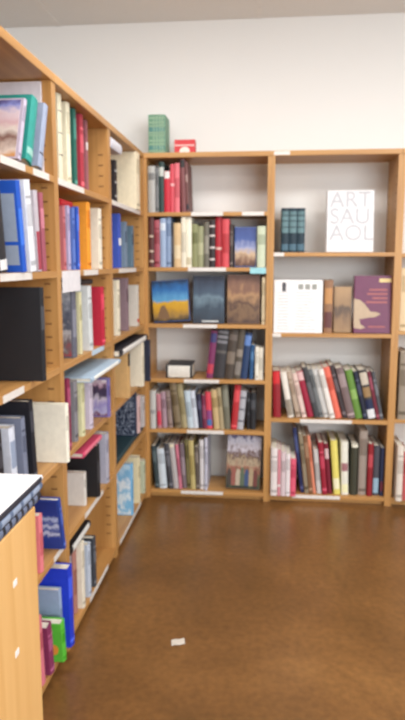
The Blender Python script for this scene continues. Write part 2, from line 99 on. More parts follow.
{'un': 'E', 'ri': 2, 'kind': 'book', 'u': 1.0802, 'z': 0.51, 't': 0.0298, 'h': 0.2976, 'd': 0.2143, 'off': 0.016, 'lean': -15, 'col': (230, 226, 220), 'o': {}, 'label': 'white paperback, ninth from left, third row, middle back bookcase'},
{'un': 'E', 'ri': 2, 'kind': 'book', 'u': 1.1127, 'z': 0.51, 't': 0.0351, 'h': 0.3102, 'd': 0.2233, 'off': 0.0166, 'lean': -15, 'col': (226, 110, 90), 'o': {}, 'label': 'salmon orange hardback, tenth from left, third row, middle back bookcase'},
{'un': 'E', 'ri': 2, 'kind': 'book', 'u': 1.1563, 'z': 0.51, 't': 0.0243, 'h': 0.3218, 'd': 0.2317, 'off': 0.0316, 'lean': -16, 'col': (60, 50, 54), 'o': {}, 'label': 'thin blackish brown paperback, eleventh from left, third row, middle back bookcase'},
{'un': 'E', 'ri': 2, 'kind': 'book', 'u': 1.1828, 'z': 0.51, 't': 0.0431, 'h': 0.3047, 'd': 0.2194, 'off': 0.0207, 'lean': -15, 'col': (118, 100, 100), 'o': {}, 'label': 'taupe hardback, twelfth from left, third row, middle back bookcase'},
{'un': 'E', 'ri': 2, 'kind': 'book', 'u': 1.2286, 'z': 0.51, 't': 0.0405, 'h': 0.2916, 'd': 0.21, 'off': 0.0239, 'lean': -14, 'col': (100, 140, 60), 'o': {'bands': [(0.4, 0.6, (140, 176, 96))]}, 'label': 'grass green hardback, thirteenth from left, third row, middle back bookcase'},
{'un': 'E', 'ri': 2, 'kind': 'book', 'u': 1.2715, 'z': 0.51, 't': 0.0242, 'h': 0.2883, 'd': 0.2076, 'off': 0.0128, 'lean': -14, 'col': (24, 30, 52), 'o': {}, 'label': 'thin navy black paperback, fourteenth from left, third row, middle back bookcase'},
{'un': 'E', 'ri': 2, 'kind': 'book', 'u': 1.2973, 'z': 0.51, 't': 0.0458, 'h': 0.2931, 'd': 0.2111, 'off': 0.0164, 'lean': -13, 'col': (60, 56, 56), 'o': {'bands': [(0.02, 0.2, (220, 222, 226)), (0.2, 0.4, (24, 36, 72)), (0.45, 0.65, (150, 120, 80)), (0.7, 0.95, (196, 186, 170))]}, 'label': 'navy hardback with tan and white jacket, fifteenth from left, third row, middle back bookcase'},
{'un': 'E', 'ri': 2, 'kind': 'book', 'u': 1.3453, 'z': 0.51, 't': 0.0188, 'h': 0.2877, 'd': 0.2071, 'off': 0.0175, 'lean': -13, 'col': (110, 34, 52), 'o': {}, 'label': 'thin wine red paperback, sixteenth from left, third row, middle back bookcase'},
{'un': 'E', 'ri': 2, 'kind': 'book', 'u': 1.3658, 'z': 0.51, 't': 0.0183, 'h': 0.2863, 'd': 0.2061, 'off': 0.023, 'lean': -12, 'col': (78, 80, 86), 'o': {}, 'label': 'thick slate grey hardback, seventeenth from left, third row, middle back bookcase'},
{'un': 'E', 'ri': 3, 'kind': 'book', 'u': 0.7425, 'z': 0.051, 't': 0.0376, 'h': 0.2894, 'd': 0.2084, 'off': -0.035, 'lean': 0, 'col': (226, 218, 216), 'o': {}, 'label': 'white paperback with faint pink edge, first from left, fourth row, middle back bookcase'},
{'un': 'E', 'ri': 3, 'kind': 'book', 'u': 0.7819, 'z': 0.051, 't': 0.0168, 'h': 0.2785, 'd': 0.2005, 'off': -0.035, 'lean': 0, 'col': (214, 140, 150), 'o': {'bands': [(0.2, 0.25, (236, 230, 230))]}, 'label': 'rose pink paperback, second from left, fourth row, middle back bookcase'},
{'un': 'E', 'ri': 3, 'kind': 'book', 'u': 0.8011, 'z': 0.051, 't': 0.0268, 'h': 0.2674, 'd': 0.1925, 'off': -0.035, 'lean': 0, 'col': (214, 196, 200), 'o': {}, 'label': 'pinkish grey paperback, third from left, fourth row, middle back bookcase'},
{'un': 'E', 'ri': 3, 'kind': 'book', 'u': 0.8302, 'z': 0.051, 't': 0.0241, 'h': 0.2563, 'd': 0.1845, 'off': -0.035, 'lean': 0, 'col': (232, 224, 226), 'o': {}, 'label': 'thin white paperback, fourth from left, fourth row, middle back bookcase'},
{'un': 'E', 'ri': 3, 'kind': 'book', 'u': 0.8563, 'z': 0.051, 't': 0.032, 'h': 0.2272, 'd': 0.1636, 'off': -0.035, 'lean': 0, 'col': (220, 92, 118), 'o': {}, 'label': 'short hot pink paperback, fifth from left, fourth row, middle back bookcase'},
{'un': 'E', 'ri': 3, 'kind': 'book', 'u': 0.9221, 'z': 0.051, 't': 0.0215, 'h': 0.3998, 'd': 0.24, 'off': 0.03, 'lean': -8, 'col': (30, 40, 86), 'o': {}, 'label': 'tall navy hardback, sixth from left, fourth row, middle back bookcase'},
{'un': 'E', 'ri': 3, 'kind': 'book', 'u': 0.9449, 'z': 0.051, 't': 0.0241, 'h': 0.3669, 'd': 0.24, 'off': 0.0166, 'lean': -7, 'col': (140, 128, 106), 'o': {}, 'label': 'khaki paperback, seventh from left, fourth row, middle back bookcase'},
{'un': 'E', 'ri': 3, 'kind': 'book', 'u': 0.9701, 'z': 0.051, 't': 0.024, 'h': 0.3564, 'd': 0.24, 'off': 0.0136, 'lean': -7, 'col': (120, 84, 56), 'o': {}, 'label': 'brown hardback, eighth from left, fourth row, middle back bookcase'},
{'un': 'E', 'ri': 3, 'kind': 'book', 'u': 0.9953, 'z': 0.051, 't': 0.0161, 'h': 0.3537, 'd': 0.24, 'off': 0.0261, 'lean': -7, 'col': (226, 140, 112), 'o': {}, 'label': 'peach hardback, ninth from left, fourth row, middle back bookcase'},
{'un': 'E', 'ri': 3, 'kind': 'book', 'u': 1.0171, 'z': 0.051, 't': 0.0267, 'h': 0.2698, 'd': 0.1942, 'off': 0.0233, 'lean': -6, 'col': (200, 196, 194), 'o': {}, 'label': 'short pale grey paperback, tenth from left, fourth row, middle back bookcase'},
{'un': 'E', 'ri': 3, 'kind': 'book', 'u': 1.0483, 'z': 0.051, 't': 0.0293, 'h': 0.3165, 'd': 0.2279, 'off': 0.0126, 'lean': -6, 'col': (150, 24, 48), 'o': {}, 'label': 'wine red hardback, eleventh from left, fourth row, middle back bookcase'},
{'un': 'E', 'ri': 3, 'kind': 'book', 'u': 1.0817, 'z': 0.051, 't': 0.024, 'h': 0.307, 'd': 0.221, 'off': 0.0273, 'lean': -6, 'col': (118, 22, 44), 'o': {'bands': [(0.7, 0.9, (210, 180, 180))]}, 'label': 'dark burgundy hardback, twelfth from left, fourth row, middle back bookcase'},
{'un': 'E', 'ri': 3, 'kind': 'book', 'u': 1.1159, 'z': 0.051, 't': 0.0372, 'h': 0.328, 'd': 0.2361, 'off': 0.0201, 'lean': -5, 'col': (226, 214, 110), 'o': {'bands': [(0.1, 0.3, (240, 236, 200))]}, 'label': 'pale yellow hardback, thirteenth from left, fourth row, middle back bookcase'},
{'un': 'E', 'ri': 3, 'kind': 'book', 'u': 1.1592, 'z': 0.051, 't': 0.0399, 'h': 0.3226, 'd': 0.2323, 'off': 0.0188, 'lean': -2, 'col': (230, 228, 214), 'o': {'bands': [(0.45, 0.6, (160, 110, 116)), (0.05, 0.2, (240, 236, 190))]}, 'label': 'white hardback with plum patch, fourteenth from left, fourth row, middle back bookcase'},
{'un': 'E', 'ri': 3, 'kind': 'book', 'u': 1.2087, 'z': 0.051, 't': 0.0398, 'h': 0.3112, 'd': 0.2241, 'off': 0.0212, 'lean': 0, 'col': (58, 58, 44), 'o': {'bands': [(0.93, 1.0, (226, 222, 204))]}, 'label': 'dark olive hardback with white top, fifteenth from left, fourth row, middle back bookcase'},
{'un': 'E', 'ri': 3, 'kind': 'book', 'u': 1.2559, 'z': 0.051, 't': 0.0451, 'h': 0.3885, 'd': 0.24, 'off': 0.0283, 'lean': 0, 'col': (156, 142, 132), 'o': {}, 'label': 'tall taupe hardback, sixteenth from left, fourth row, middle back bookcase'},
{'un': 'E', 'ri': 3, 'kind': 'book', 'u': 1.3055, 'z': 0.051, 't': 0.029, 'h': 0.3161, 'd': 0.2276, 'off': 0.0139, 'lean': 0, 'col': (140, 26, 36), 'o': {}, 'label': 'deep red hardback, seventeenth from left, fourth row, middle back bookcase'},
{'un': 'E', 'ri': 3, 'kind': 'book', 'u': 1.3399, 'z': 0.051, 't': 0.0344, 'h': 0.3, 'd': 0.216, 'off': 0.0315, 'lean': 0, 'col': (74, 72, 82), 'o': {'bands': [(0.05, 0.35, (150, 180, 200))]}, 'label': 'dark grey hardback with light blue foot, eighteenth from left, fourth row, middle back bookcase'},
{'un': 'E', 'ri': 3, 'kind': 'book', 'u': 1.3791, 'z': 0.051, 't': 0.0211, 'h': 0.2909, 'd': 0.2094, 'off': 0.0252, 'lean': 0, 'col': (38, 44, 74), 'o': {'bands': [(0.1, 0.3, (100, 36, 50))]}, 'label': 'navy blue hardback, nineteenth from left, fourth row, middle back bookcase'},
{'un': 'F', 'ri': 1, 'kind': 'book', 'u': 1.4455, 'z': 1.031, 't': 0.0681, 'h': 0.3484, 'd': 0.24, 'off': 0.0, 'lean': 0, 'col': (222, 198, 160), 'o': {}, 'label': 'wide tan hardback cut by the photo edge, second row, right-edge back bookcase'},
{'un': 'F', 'ri': 2, 'kind': 'book', 'u': 1.4598, 'z': 0.521, 't': 0.05, 'h': 0.3896, 'd': 0.24, 'off': 0.0, 'lean': 0, 'col': (150, 138, 122), 'o': {}, 'label': 'grey tan hardback cut by the photo edge, third row, right-edge back bookcase'},
{'un': 'F', 'ri': 3, 'kind': 'book', 'u': 1.4583, 'z': 0.051, 't': 0.0335, 'h': 0.328, 'd': 0.2362, 'off': -0.05, 'lean': 0, 'col': (222, 212, 200), 'o': {}, 'label': 'cream white book sticking out at the foot of the right-edge bookcase'},
{'un': 'F', 'ri': 3, 'kind': 'book', 'u': 1.4959, 'z': 0.051, 't': 0.0336, 'h': 0.2879, 'd': 0.2073, 'off': -0.03, 'lean': 0, 'col': (190, 90, 90), 'o': {}, 'label': 'pinkish red book at the bottom right edge of the photo'},
{'un': 'C', 'ri': 0, 'kind': 'book', 'u': -0.4124, 'z': 1.692, 't': 0.05, 'h': 0.2258, 'd': 0.187, 'off': 0.06, 'lean': 0, 'col': (44, 40, 44), 'o': {'bands': [(0.2, 0.24, (180, 180, 180)), (0.5, 0.54, (180, 180, 180)), (0.75, 0.79, (180, 180, 180))]}, 'label': 'black hardback with pale ticks on spine, first from left, first row, far left bookcase'},
{'un': 'C', 'ri': 0, 'kind': 'book', 'u': -0.2286, 'z': 1.692, 't': 0.1, 'h': 0.2964, 'd': 0.24, 'off': -0.012, 'lean': 0, 'col': (240, 228, 198), 'o': {}, 'label': 'big cream slipcased volume, second from left, first row, far left bookcase'},
{'un': 'C', 'ri': 1, 'kind': 'book', 'u': -0.5192, 'z': 1.382, 't': 0.05, 'h': 0.2645, 'd': 0.1905, 'off': 0.02, 'lean': 0, 'col': (58, 84, 180), 'o': {'bands': [(0.42, 0.55, (225, 225, 230))]}, 'label': 'royal blue hardback with white spine label, first from left, second row, far left bookcase'},
{'un': 'C', 'ri': 1, 'kind': 'book', 'u': -0.3373, 'z': 1.382, 't': 0.05, 'h': 0.2368, 'd': 0.1705, 'off': 0.03, 'lean': 0, 'col': (116, 136, 158), 'o': {}, 'label': 'grey blue hardback, second from left, second row, far left bookcase'},
{'un': 'C', 'ri': 1, 'kind': 'book', 'u': -0.149, 'z': 1.382, 't': 0.05, 'h': 0.2267, 'd': 0.1632, 'off': 0.035, 'lean': 0, 'col': (96, 122, 140), 'o': {}, 'label': 'steel blue hardback, third from left, second row, far left bookcase'},
{'un': 'C', 'ri': 2, 'kind': 'book', 'u': -0.609, 'z': 1.056, 't': 0.05, 'h': 0.2687, 'd': 0.1935, 'off': 0.01, 'lean': 0, 'col': (226, 218, 196), 'o': {}, 'label': 'cream hardback, first from left, third row, far left bookcase'},
{'un': 'C', 'ri': 2, 'kind': 'book', 'u': -0.393, 'z': 1.056, 't': 0.05, 'h': 0.2731, 'd': 0.1966, 'off': 0.015, 'lean': 0, 'col': (134, 112, 120), 'o': {}, 'label': 'grey mauve hardback, second from left, third row, far left bookcase'},
{'un': 'C', 'ri': 2, 'kind': 'book', 'u': -0.155, 'z': 1.056, 't': 0.05, 'h': 0.2285, 'd': 0.1645, 'off': 0.01, 'lean': 0, 'col': (206, 200, 190), 'o': {'bands': [(0.1, 0.18, (190, 30, 40))]}, 'label': 'off-white hardback with red foot, third from left, third row, far left bookcase'},
{'un': 'C', 'ri': 3, 'kind': 'book', 'u': -0.5407, 'z': 0.732, 't': 0.05, 'h': 0.2297, 'd': 0.1654, 'off': -0.02, 'lean': 0, 'col': (208, 168, 112), 'o': {'bands': [(0.7, 0.98, (36, 32, 32))]}, 'label': 'tan hardback with black notch, first from left, fourth row, far left bookcase'},
{'un': 'C', 'ri': 3, 'kind': 'book', 'u': -0.2507, 'z': 0.732, 't': 0.055, 'h': 0.2383, 'd': 0.1716, 'off': -0.035, 'lean': 0, 'col': (228, 218, 196), 'o': {}, 'label': 'tall cream hardback, second from left, fourth row, far left bookcase'},
{'un': 'C', 'ri': 3, 'kind': 'book', 'u': -0.0967, 'z': 0.732, 't': 0.03, 'h': 0.2394, 'd': 0.1724, 'off': -0.045, 'lean': 0, 'col': (34, 38, 58), 'o': {}, 'label': 'dark navy hardback, third from left, fourth row, far left bookcase'},
{'un': 'C', 'ri': 4, 'kind': 'book', 'u': -0.2839, 'z': 0.46, 't': 0.02, 'h': 0.246, 'd': 0.1827, 'off': 0.0, 'lean': 0, 'col': (38, 50, 74), 'o': {'lines': 1}, 'label': 'dark navy picture book with white line drawing, first from left, fifth row, far left bookcase'},
{'un': 'C', 'ri': 4, 'kind': 'book', 'u': -0.2271, 'z': 0.46, 't': 0.0498, 'h': 0.2139, 'd': 0.154, 'off': -0.005, 'lean': 0, 'col': (214, 180, 178), 'o': {}, 'label': 'pale pink paperback, second from left, fifth row, far left bookcase'},
{'un': 'C', 'ri': 4, 'kind': 'book', 'u': -0.094, 'z': 0.46, 't': 0.05, 'h': 0.1804, 'd': 0.1299, 'off': -0.005, 'lean': 0, 'col': (190, 184, 184), 'o': {}, 'label': 'pale grey paperback, third from left, fifth row, far left bookcase'},
{'un': 'C', 'ri': 5, 'kind': 'book', 'u': -0.4024, 'z': 0.051, 't': 0.03, 'h': 0.2895, 'd': 0.2084, 'off': 0.0, 'lean': 0, 'col': (120, 180, 222), 'o': {'art': 'aqua'}, 'label': 'light blue and white picture paperback, first from left, sixth row, far left bookcase'},
{'un': 'C', 'ri': 5, 'kind': 'book', 'u': -0.2301, 'z': 0.051, 't': 0.05, 'h': 0.269, 'd': 0.1937, 'off': 0.0, 'lean': 0, 'col': (226, 214, 176), 'o': {}, 'label': 'cream hardback, second from left, sixth row, far left bookcase'},
{'un': 'C', 'ri': 5, 'kind': 'book', 'u': -0.0791, 'z': 0.051, 't': 0.05, 'h': 0.1988, 'd': 0.1431, 'off': 0.0, 'lean': 0, 'col': (190, 196, 170), 'o': {}, 'label': 'pale sage green paperback, third from left, sixth row, far left bookcase'},
{'un': 'B', 'ri': 0, 'kind': 'book', 'u': -1.3867, 'z': 1.692, 't': 0.0428, 'h': 0.2957, 'd': 0.2129, 'off': 0.02, 'lean': 0, 'col': (222, 216, 190), 'o': {'bands': [(0.3, 0.31, (90, 80, 70)), (0.55, 0.56, (90, 80, 70)), (0.8, 0.81, (90, 80, 70))]}, 'label': 'tall cream hardback with dark bands, first from left, first row, middle left bookcase'},
{'un': 'B', 'ri': 0, 'kind': 'book', 'u': -1.2777, 'z': 1.692, 't': 0.0417, 'h': 0.293, 'd': 0.2276, 'off': 0.025, 'lean': 0, 'col': (232, 226, 200), 'o': {}, 'label': 'tall ivory hardback, second from left, first row, middle left bookcase'},
{'un': 'B', 'ri': 0, 'kind': 'book', 'u': -1.1788, 'z': 1.692, 't': 0.0338, 'h': 0.293, 'd': 0.2307, 'off': 0.03, 'lean': 0, 'col': (30, 96, 84), 'o': {}, 'label': 'dark green hardback, third from left, first row, middle left bookcase'},
{'un': 'B', 'ri': 0, 'kind': 'book', 'u': -1.0932, 'z': 1.692, 't': 0.0423, 'h': 0.293, 'd': 0.2276, 'off': 0.03, 'lean': 0, 'col': (168, 48, 64), 'o': {}, 'label': 'crimson hardback, fourth from left, first row, middle left bookcase'},
{'un': 'B', 'ri': 0, 'kind': 'book', 'u': -0.9851, 'z': 1.692, 't': 0.026, 'h': 0.293, 'd': 0.23, 'off': 0.04, 'lean': 0, 'col': (150, 90, 98), 'o': {'bands': [(0.6, 0.7, (225, 215, 215))]}, 'label': 'mauve hardback with white band, fifth from left, first row, middle left bookcase'},
{'un': 'B', 'ri': 1, 'kind': 'book', 'u': -1.3681, 'z': 1.382, 't': 0.0226, 'h': 0.2277, 'd': 0.164, 'off': 0.02, 'lean': 0, 'col': (190, 110, 116), 'o': {}, 'label': 'dusty rose hardback, first from left, second row, middle left bookcase'},
{'un': 'B', 'ri': 1, 'kind': 'book', 'u': -1.3166, 'z': 1.382, 't': 0.0236, 'h': 0.2323, 'd': 0.1672, 'off': 0.02, 'lean': 0, 'col': (176, 166, 200), 'o': {}, 'label': 'pale lavender hardback, second from left, second row, middle left bookcase'},
{'un': 'B', 'ri': 1, 'kind': 'book', 'u': -1.2593, 'z': 1.382, 't': 0.0275, 'h': 0.2302, 'd': 0.1657, 'off': 0.02, 'lean': 0, 'col': (88, 116, 190), 'o': {}, 'label': 'cornflower blue hardback, third from left, second row, middle left bookcase'},
{'un': 'B', 'ri': 1, 'kind': 'book', 'u': -1.2036, 'z': 1.382, 't': 0.0231, 'h': 0.2383, 'd': 0.1715, 'off': 0.02, 'lean': 0, 'col': (40, 84, 186), 'o': {}, 'label': 'bright blue hardback, fourth from left, second row, middle left bookcase'},
{'un': 'B', 'ri': 1, 'kind': 'book', 'u': -1.0977, 'z': 1.382, 't': 0.05, 'h': 0.2654, 'd': 0.1911, 'off': 0.01, 'lean': 0, 'col': (236, 152, 44), 'o': {}, 'label': 'wide bright orange hardback, fifth from left, second row, middle left bookcase'},
{'un': 'B', 'ri': 1, 'kind': 'book', 'u': -0.9166, 'z': 1.382, 't': 0.05, 'h': 0.2563, 'd': 0.1845, 'off': 0.012, 'lean': 0, 'col': (228, 220, 202), 'o': {}, 'label': 'ivory hardback, sixth from left, second row, middle left bookcase'},
{'un': 'B', 'ri': 2, 'kind': 'book', 'u': -1.3259, 'z': 1.056, 't': 0.05, 'h': 0.2587, 'd': 0.1863, 'off': 0.008, 'lean': 0, 'col': (96, 98, 112), 'o': {'art': 'greyphoto'}, 'label': 'grey hardback with dark photo cover, first from left, third row, middle left bookcase'},
{'un': 'B', 'ri': 2, 'kind': 'book', 'u': -1.2333, 'z': 1.056, 't': 0.0295, 'h': 0.2404, 'd': 0.1731, 'off': 0.01, 'lean': 0, 'col': (206, 200, 160), 'o': {}, 'label': 'thin pale yellow paperback, second from left, third row, middle left bookcase'},
{'un': 'B', 'ri': 2, 'kind': 'book', 'u': -1.1324, 'z': 1.056, 't': 0.05, 'h': 0.2594, 'd': 0.1868, 'off': 0.0, 'lean': -3, 'col': (206, 210, 212), 'o': {}, 'label': 'pale grey hardback, third from left, third row, middle left bookcase'},
{'un': 'B', 'ri': 2, 'kind': 'book', 'u': -0.9774, 'z': 1.056, 't': 0.05, 'h': 0.2493, 'd': 0.1795, 'off': -0.01, 'lean': -2, 'col': (180, 30, 56), 'o': {}, 'label': 'bright crimson hardback, fourth from left, third row, middle left bookcase'},
{'un': 'B', 'ri': 3, 'kind': 'book', 'u': -1.4367, 'z': 0.732, 't': 0.0311, 'h': 0.2633, 'd': 0.1896, 'off': 0.0, 'lean': 0, 'col': (130, 36, 70), 'o': {}, 'label': 'magenta hardback, first from left, fourth row, middle left bookcase'},
{'un': 'B', 'ri': 3, 'kind': 'book', 'u': -1.3258, 'z': 0.732, 't': 0.0394, 'h': 0.2339, 'd': 0.1684, 'off': 0.01, 'lean': 0, 'col': (130, 128, 134), 'o': {}, 'label': 'grey hardback, second from left, fourth row, middle left bookcase'},
{'un': 'B', 'ri': 3, 'kind': 'book', 'u': -1.2514, 'z': 0.732, 't': 0.0421, 'h': 0.2198, 'd': 0.1582, 'off': 0.005, 'lean': 0, 'col': (214, 212, 170), 'o': {}, 'label': 'pale lime paperback, third from left, fourth row, middle left bookcase'},
{'un': 'B', 'ri': 3, 'kind': 'book', 'u': -1.1429, 'z': 0.732, 't': 0.05, 'h': 0.2066, 'd': 0.1488, 'off': 0.005, 'lean': 0, 'col': (206, 196, 214), 'o': {}, 'label': 'lilac white paperback, fourth from left, fourth row, middle left bookcase'},
{'un': 'B', 'ri': 3, 'kind': 'book', 'u': -0.9357, 'z': 0.732, 't': 0.03, 'h': 0.1733, 'd': 0.1248, 'off': -0.02, 'lean': 0, 'col': (120, 110, 170), 'o': {'art': 'violet'}, 'label': 'violet picture book, fifth from left, fourth row, middle left bookcase'},
{'un': 'B', 'ri': 4, 'kind': 'book', 'u': -1.2012, 'z': 0.427, 't': 0.03, 'h': 0.1379, 'd': 0.12, 'off': 0.02, 'lean': 0, 'col': (214, 210, 204), 'o': {}, 'label': 'white wrapped paperback, first from left, fifth row, middle left bookcase'},
{'un': 'B', 'ri': 4, 'kind': 'book', 'u': -1.1042, 'z': 0.427, 't': 0.04, 'h': 0.2231, 'd': 0.25, 'off': -0.01, 'lean': 0, 'col': (26, 26, 30), 'o': {}, 'label': 'big black hardback, second from left, fifth row, middle left bookcase'},
{'un': 'B', 'ri': 4, 'kind': 'book', 'u': -0.9393, 'z': 0.427, 't': 0.05, 'h': 0.2273, 'd': 0.1636, 'off': -0.005, 'lean': 0, 'col': (170, 170, 186), 'o': {}, 'label': 'grey lavender hardback, third from left, fifth row, middle left bookcase'},
{'un': 'B', 'ri': 5, 'kind': 'book', 'u': -1.3669, 'z': 0.051, 't': 0.0409, 'h': 0.2567, 'd': 0.1848, 'off': 0.02, 'lean': 0, 'col': (170, 120, 110), 'o': {'art': 'crowd'}, 'label': 'brown photo paperback, first from left, sixth row, middle left bookcase'},
{'un': 'B', 'ri': 5, 'kind': 'book', 'u': -1.3245, 'z': 0.051, 't': 0.0366, 'h': 0.2712, 'd': 0.1952, 'off': -0.0, 'lean': 0, 'col': (222, 214, 196), 'o': {}, 'label': 'ivory hardback, second from left, sixth row, middle left bookcase'},
{'un': 'B', 'ri': 5, 'kind': 'book', 'u': -1.2402, 'z': 0.051, 't': 0.0391, 'h': 0.2247, 'd': 0.1618, 'off': -0.0, 'lean': 0, 'col': (184, 194, 210), 'o': {}, 'label': 'ice grey hardback, third from left, sixth row, middle left bookcase'},
{'un': 'B', 'ri': 5, 'kind': 'book', 'u': -1.1587, 'z': 0.051, 't': 0.0347, 'h': 0.2162, 'd': 0.1556, 'off': 0.0, 'lean': 0, 'col': (60, 64, 72), 'o': {}, 'label': 'charcoal hardback, fourth from left, sixth row, middle left bookcase'},
{'un': 'A', 'ri': 0, 'kind': 'book', 'u': -1.805, 'z': 1.692, 't': 0.02, 'h': 0.1888, 'd': 0.25, 'off': -0.005, 'lean': 20, 'col': (190, 180, 200), 'o': {'art': 'postcard'}, 'label': 'picture-cover book in pink and lilac, first from left, first row, near left bookcase'},
{'un': 'A', 'ri': 0, 'kind': 'book', 'u': -1.7117, 'z': 1.692, 't': 0.05, 'h': 0.2081, 'd': 0.1498, 'off': -0.004, 'lean': 20, 'col': (40, 150, 140), 'o': {'bands': [(0.1, 0.2, (150, 200, 190))]}, 'label': 'teal green hardback, second from left, first row, near left bookcase'},
{'un': 'A', 'ri': 0, 'kind': 'book', 'u': -1.6231, 'z': 1.692, 't': 0.035, 'h': 0.2159, 'd': 0.1554, 'off': -0.002, 'lean': 20, 'col': (150, 160, 184), 'o': {'bands': [(0.2, 0.23, (80, 80, 90))]}, 'label': 'grey blue hardback, third from left, first row, near left bookcase'},
{'un': 'A', 'ri': 0, 'kind': 'book', 'u': -1.5305, 'z': 1.692, 't': 0.008, 'h': 0.293, 'd': 0.22, 'off': 0.03, 'lean': 0, 'col': (222, 218, 226), 'o': {'bands': [(0.1, 0.2, (200, 196, 204))]}, 'label': 'tall thin white folder against the side panel, fourth from left, first row, near left bookcase'},
{'un': 'A', 'ri': 1, 'kind': 'book', 'u': -1.9705, 'z': 1.382, 't': 0.05, 'h': 0.2108, 'd': 0.1518, 'off': -0.005, 'lean': -7, 'col': (34, 34, 40), 'o': {'bands': [(0.03, 0.16, (225, 225, 225))]}, 'label': 'black binder with white foot label, first from left, second row, near left bookcase'},
{'un': 'A', 'ri': 1, 'kind': 'book', 'u': -1.8281, 'z': 1.382, 't': 0.03, 'h': 0.255, 'd': 0.13, 'off': -0.01, 'lean': -7, 'col': (24, 84, 190), 'o': {'panel': 1}, 'label': 'bright blue binder with grey panel, second from left, second row, near left bookcase'},
{'un': 'A', 'ri': 1, 'kind': 'book', 'u': -1.7638, 'z': 1.382, 't': 0.045, 'h': 0.2648, 'd': 0.13, 'off': -0.01, 'lean': -7, 'col': (226, 228, 234), 'o': {}, 'label': 'white binder, third from left, second row, near left bookcase'},
{'un': 'A', 'ri': 1, 'kind': 'book', 'u': -1.6926, 'z': 1.382, 't': 0.03, 'h': 0.2434, 'd': 0.1752, 'off': -0.005, 'lean': -5, 'col': (190, 182, 190), 'o': {'bands': [(0.02, 0.5, (160, 60, 76))]}, 'label': 'pale mauve hardback with red lower half, fourth from left, second row, near left bookcase'},
{'un': 'A', 'ri': 1, 'kind': 'book', 'u': -1.634, 'z': 1.382, 't': 0.03, 'h': 0.2432, 'd': 0.1751, 'off': 0.0, 'lean': -4, 'col': (160, 84, 100), 'o': {}, 'label': 'wine pink hardback, fifth from left, second row, near left bookcase'},
{'un': 'A', 'ri': 2, 'kind': 'book', 'u': -1.7825, 'z': 1.056, 't': 0.03, 'h': 0.281, 'd': 0.29, 'off': -0.04, 'lean': 0, 'col': (24, 26, 32), 'o': {}, 'label': 'very large plain black book on the third row, near left bookcase'},
{'un': 'A', 'ri': 3, 'kind': 'book', 'u': -1.9505, 'z': 0.732, 't': 0.03, 'h': 0.2154, 'd': 0.1551, 'off': 0.03, 'lean': -4, 'col': (30, 30, 38), 'o': {}, 'label': 'black hardback, low and wide, first from left, fourth row, near left bookcase'},
{'un': 'A', 'ri': 3, 'kind': 'book', 'u': -1.8785, 'z': 0.732, 't': 0.04, 'h': 0.206, 'd': 0.1483, 'off': 0.025, 'lean': -4, 'col': (214, 220, 234), 'o': {'bands': [(0.4, 0.8, (150, 164, 190))]}, 'label': 'white hardback with blue grey jacket, second from left, fourth row, near left bookcase'},
{'un': 'A', 'ri': 3, 'kind': 'book', 'u': -1.8022, 'z': 0.732, 't': 0.03, 'h': 0.2169, 'd': 0.1561, 'off': 0.02, 'lean': -4, 'col': (120, 128, 150), 'o': {}, 'label': 'slate grey hardback, third from left, fourth row, near left bookcase'},
{'un': 'A', 'ri': 3, 'kind': 'book', 'u': -1.7525, 'z': 0.732, 't': 0.03, 'h': 0.2589, 'd': 0.1864, 'off': 0.01, 'lean': -5, 'col': (24, 26, 36), 'o': {}, 'label': 'tall black navy hardback, fourth from left, fourth row, near left bookcase'},
{'un': 'A', 'ri': 3, 'kind': 'book', 'u': -1.5688, 'z': 0.732, 't': 0.03, 'h': 0.203, 'd': 0.2, 'off': -0.035, 'lean': 0, 'col': (238, 234, 218), 'o': {}, 'label': 'large cream white book, fifth from left, fourth row, near left bookcase'},
{'un': 'A', 'ri': 4, 'kind': 'book', 'u': -1.7568, 'z': 0.427, 't': 0.03, 'h': 0.1908, 'd': 0.15, 'off': -0.0, 'lean': 0, 'col': (222, 124, 132), 'o': {}, 'label': 'salmon pink paperback, first from left, fifth row, near left bookcase'},
{'un': 'A', 'ri': 4, 'kind': 'book', 'u': -1.5858, 'z': 0.427, 't': 0.02, 'h': 0.1988, 'd': 0.2, 'off': -0.02, 'lean': -13, 'col': (38, 66, 150), 'o': {'art': 'bluetext'}, 'label': 'blue book with white lettering, second from left, fifth row, near left bookcase'},
{'un': 'A', 'ri': 5, 'kind': 'book', 'u': -1.786, 'z': 0.051, 't': 0.04, 'h': 0.2368, 'd': 0.1705, 'off': 0.0, 'lean': -4, 'col': (216, 120, 136), 'o': {}, 'label': 'salmon pink hardback, first from left, sixth row, near left bookcase'},
{'un': 'A', 'ri': 5, 'kind': 'book', 'u': -1.7272, 'z': 0.051, 't': 0.04, 'h': 0.1778, 'd': 0.128, 'off': -0.01, 'lean': -5, 'col': (130, 50, 90), 'o': {}, 'label': 'mauve hardback, second from left, sixth row, near left bookcase'},
{'un': 'A', 'ri': 5, 'kind': 'book', 'u': -1.6561, 'z': 0.051, 't': 0.035, 'h': 0.1484, 'd': 0.12, 'off': -0.03, 'lean': -5, 'col': (90, 190, 60), 'o': {'spot': 1}, 'label': 'bright lime green book with orange spot, third from left, sixth row, near left bookcase'},
{'un': 'A', 'ri': 5, 'kind': 'book', 'u': -1.6005, 'z': 0.051, 't': 0.025, 'h': 0.2367, 'd': 0.1704, 'off': -0.005, 'lean': -3, 'col': (146, 166, 196), 'o': {}, 'label': 'pale steel blue hardback, fourth from left, sixth row, near left bookcase'},
{'un': 'A', 'ri': 5, 'kind': 'book', 'u': -1.5746, 'z': 0.051, 't': 0.045, 'h': 0.2995, 'd': 0.2157, 'off': -0.03, 'lean': -1, 'col': (24, 56, 196), 'o': {}, 'label': 'royal blue book, fifth from left, sixth row, near left bookcase'},
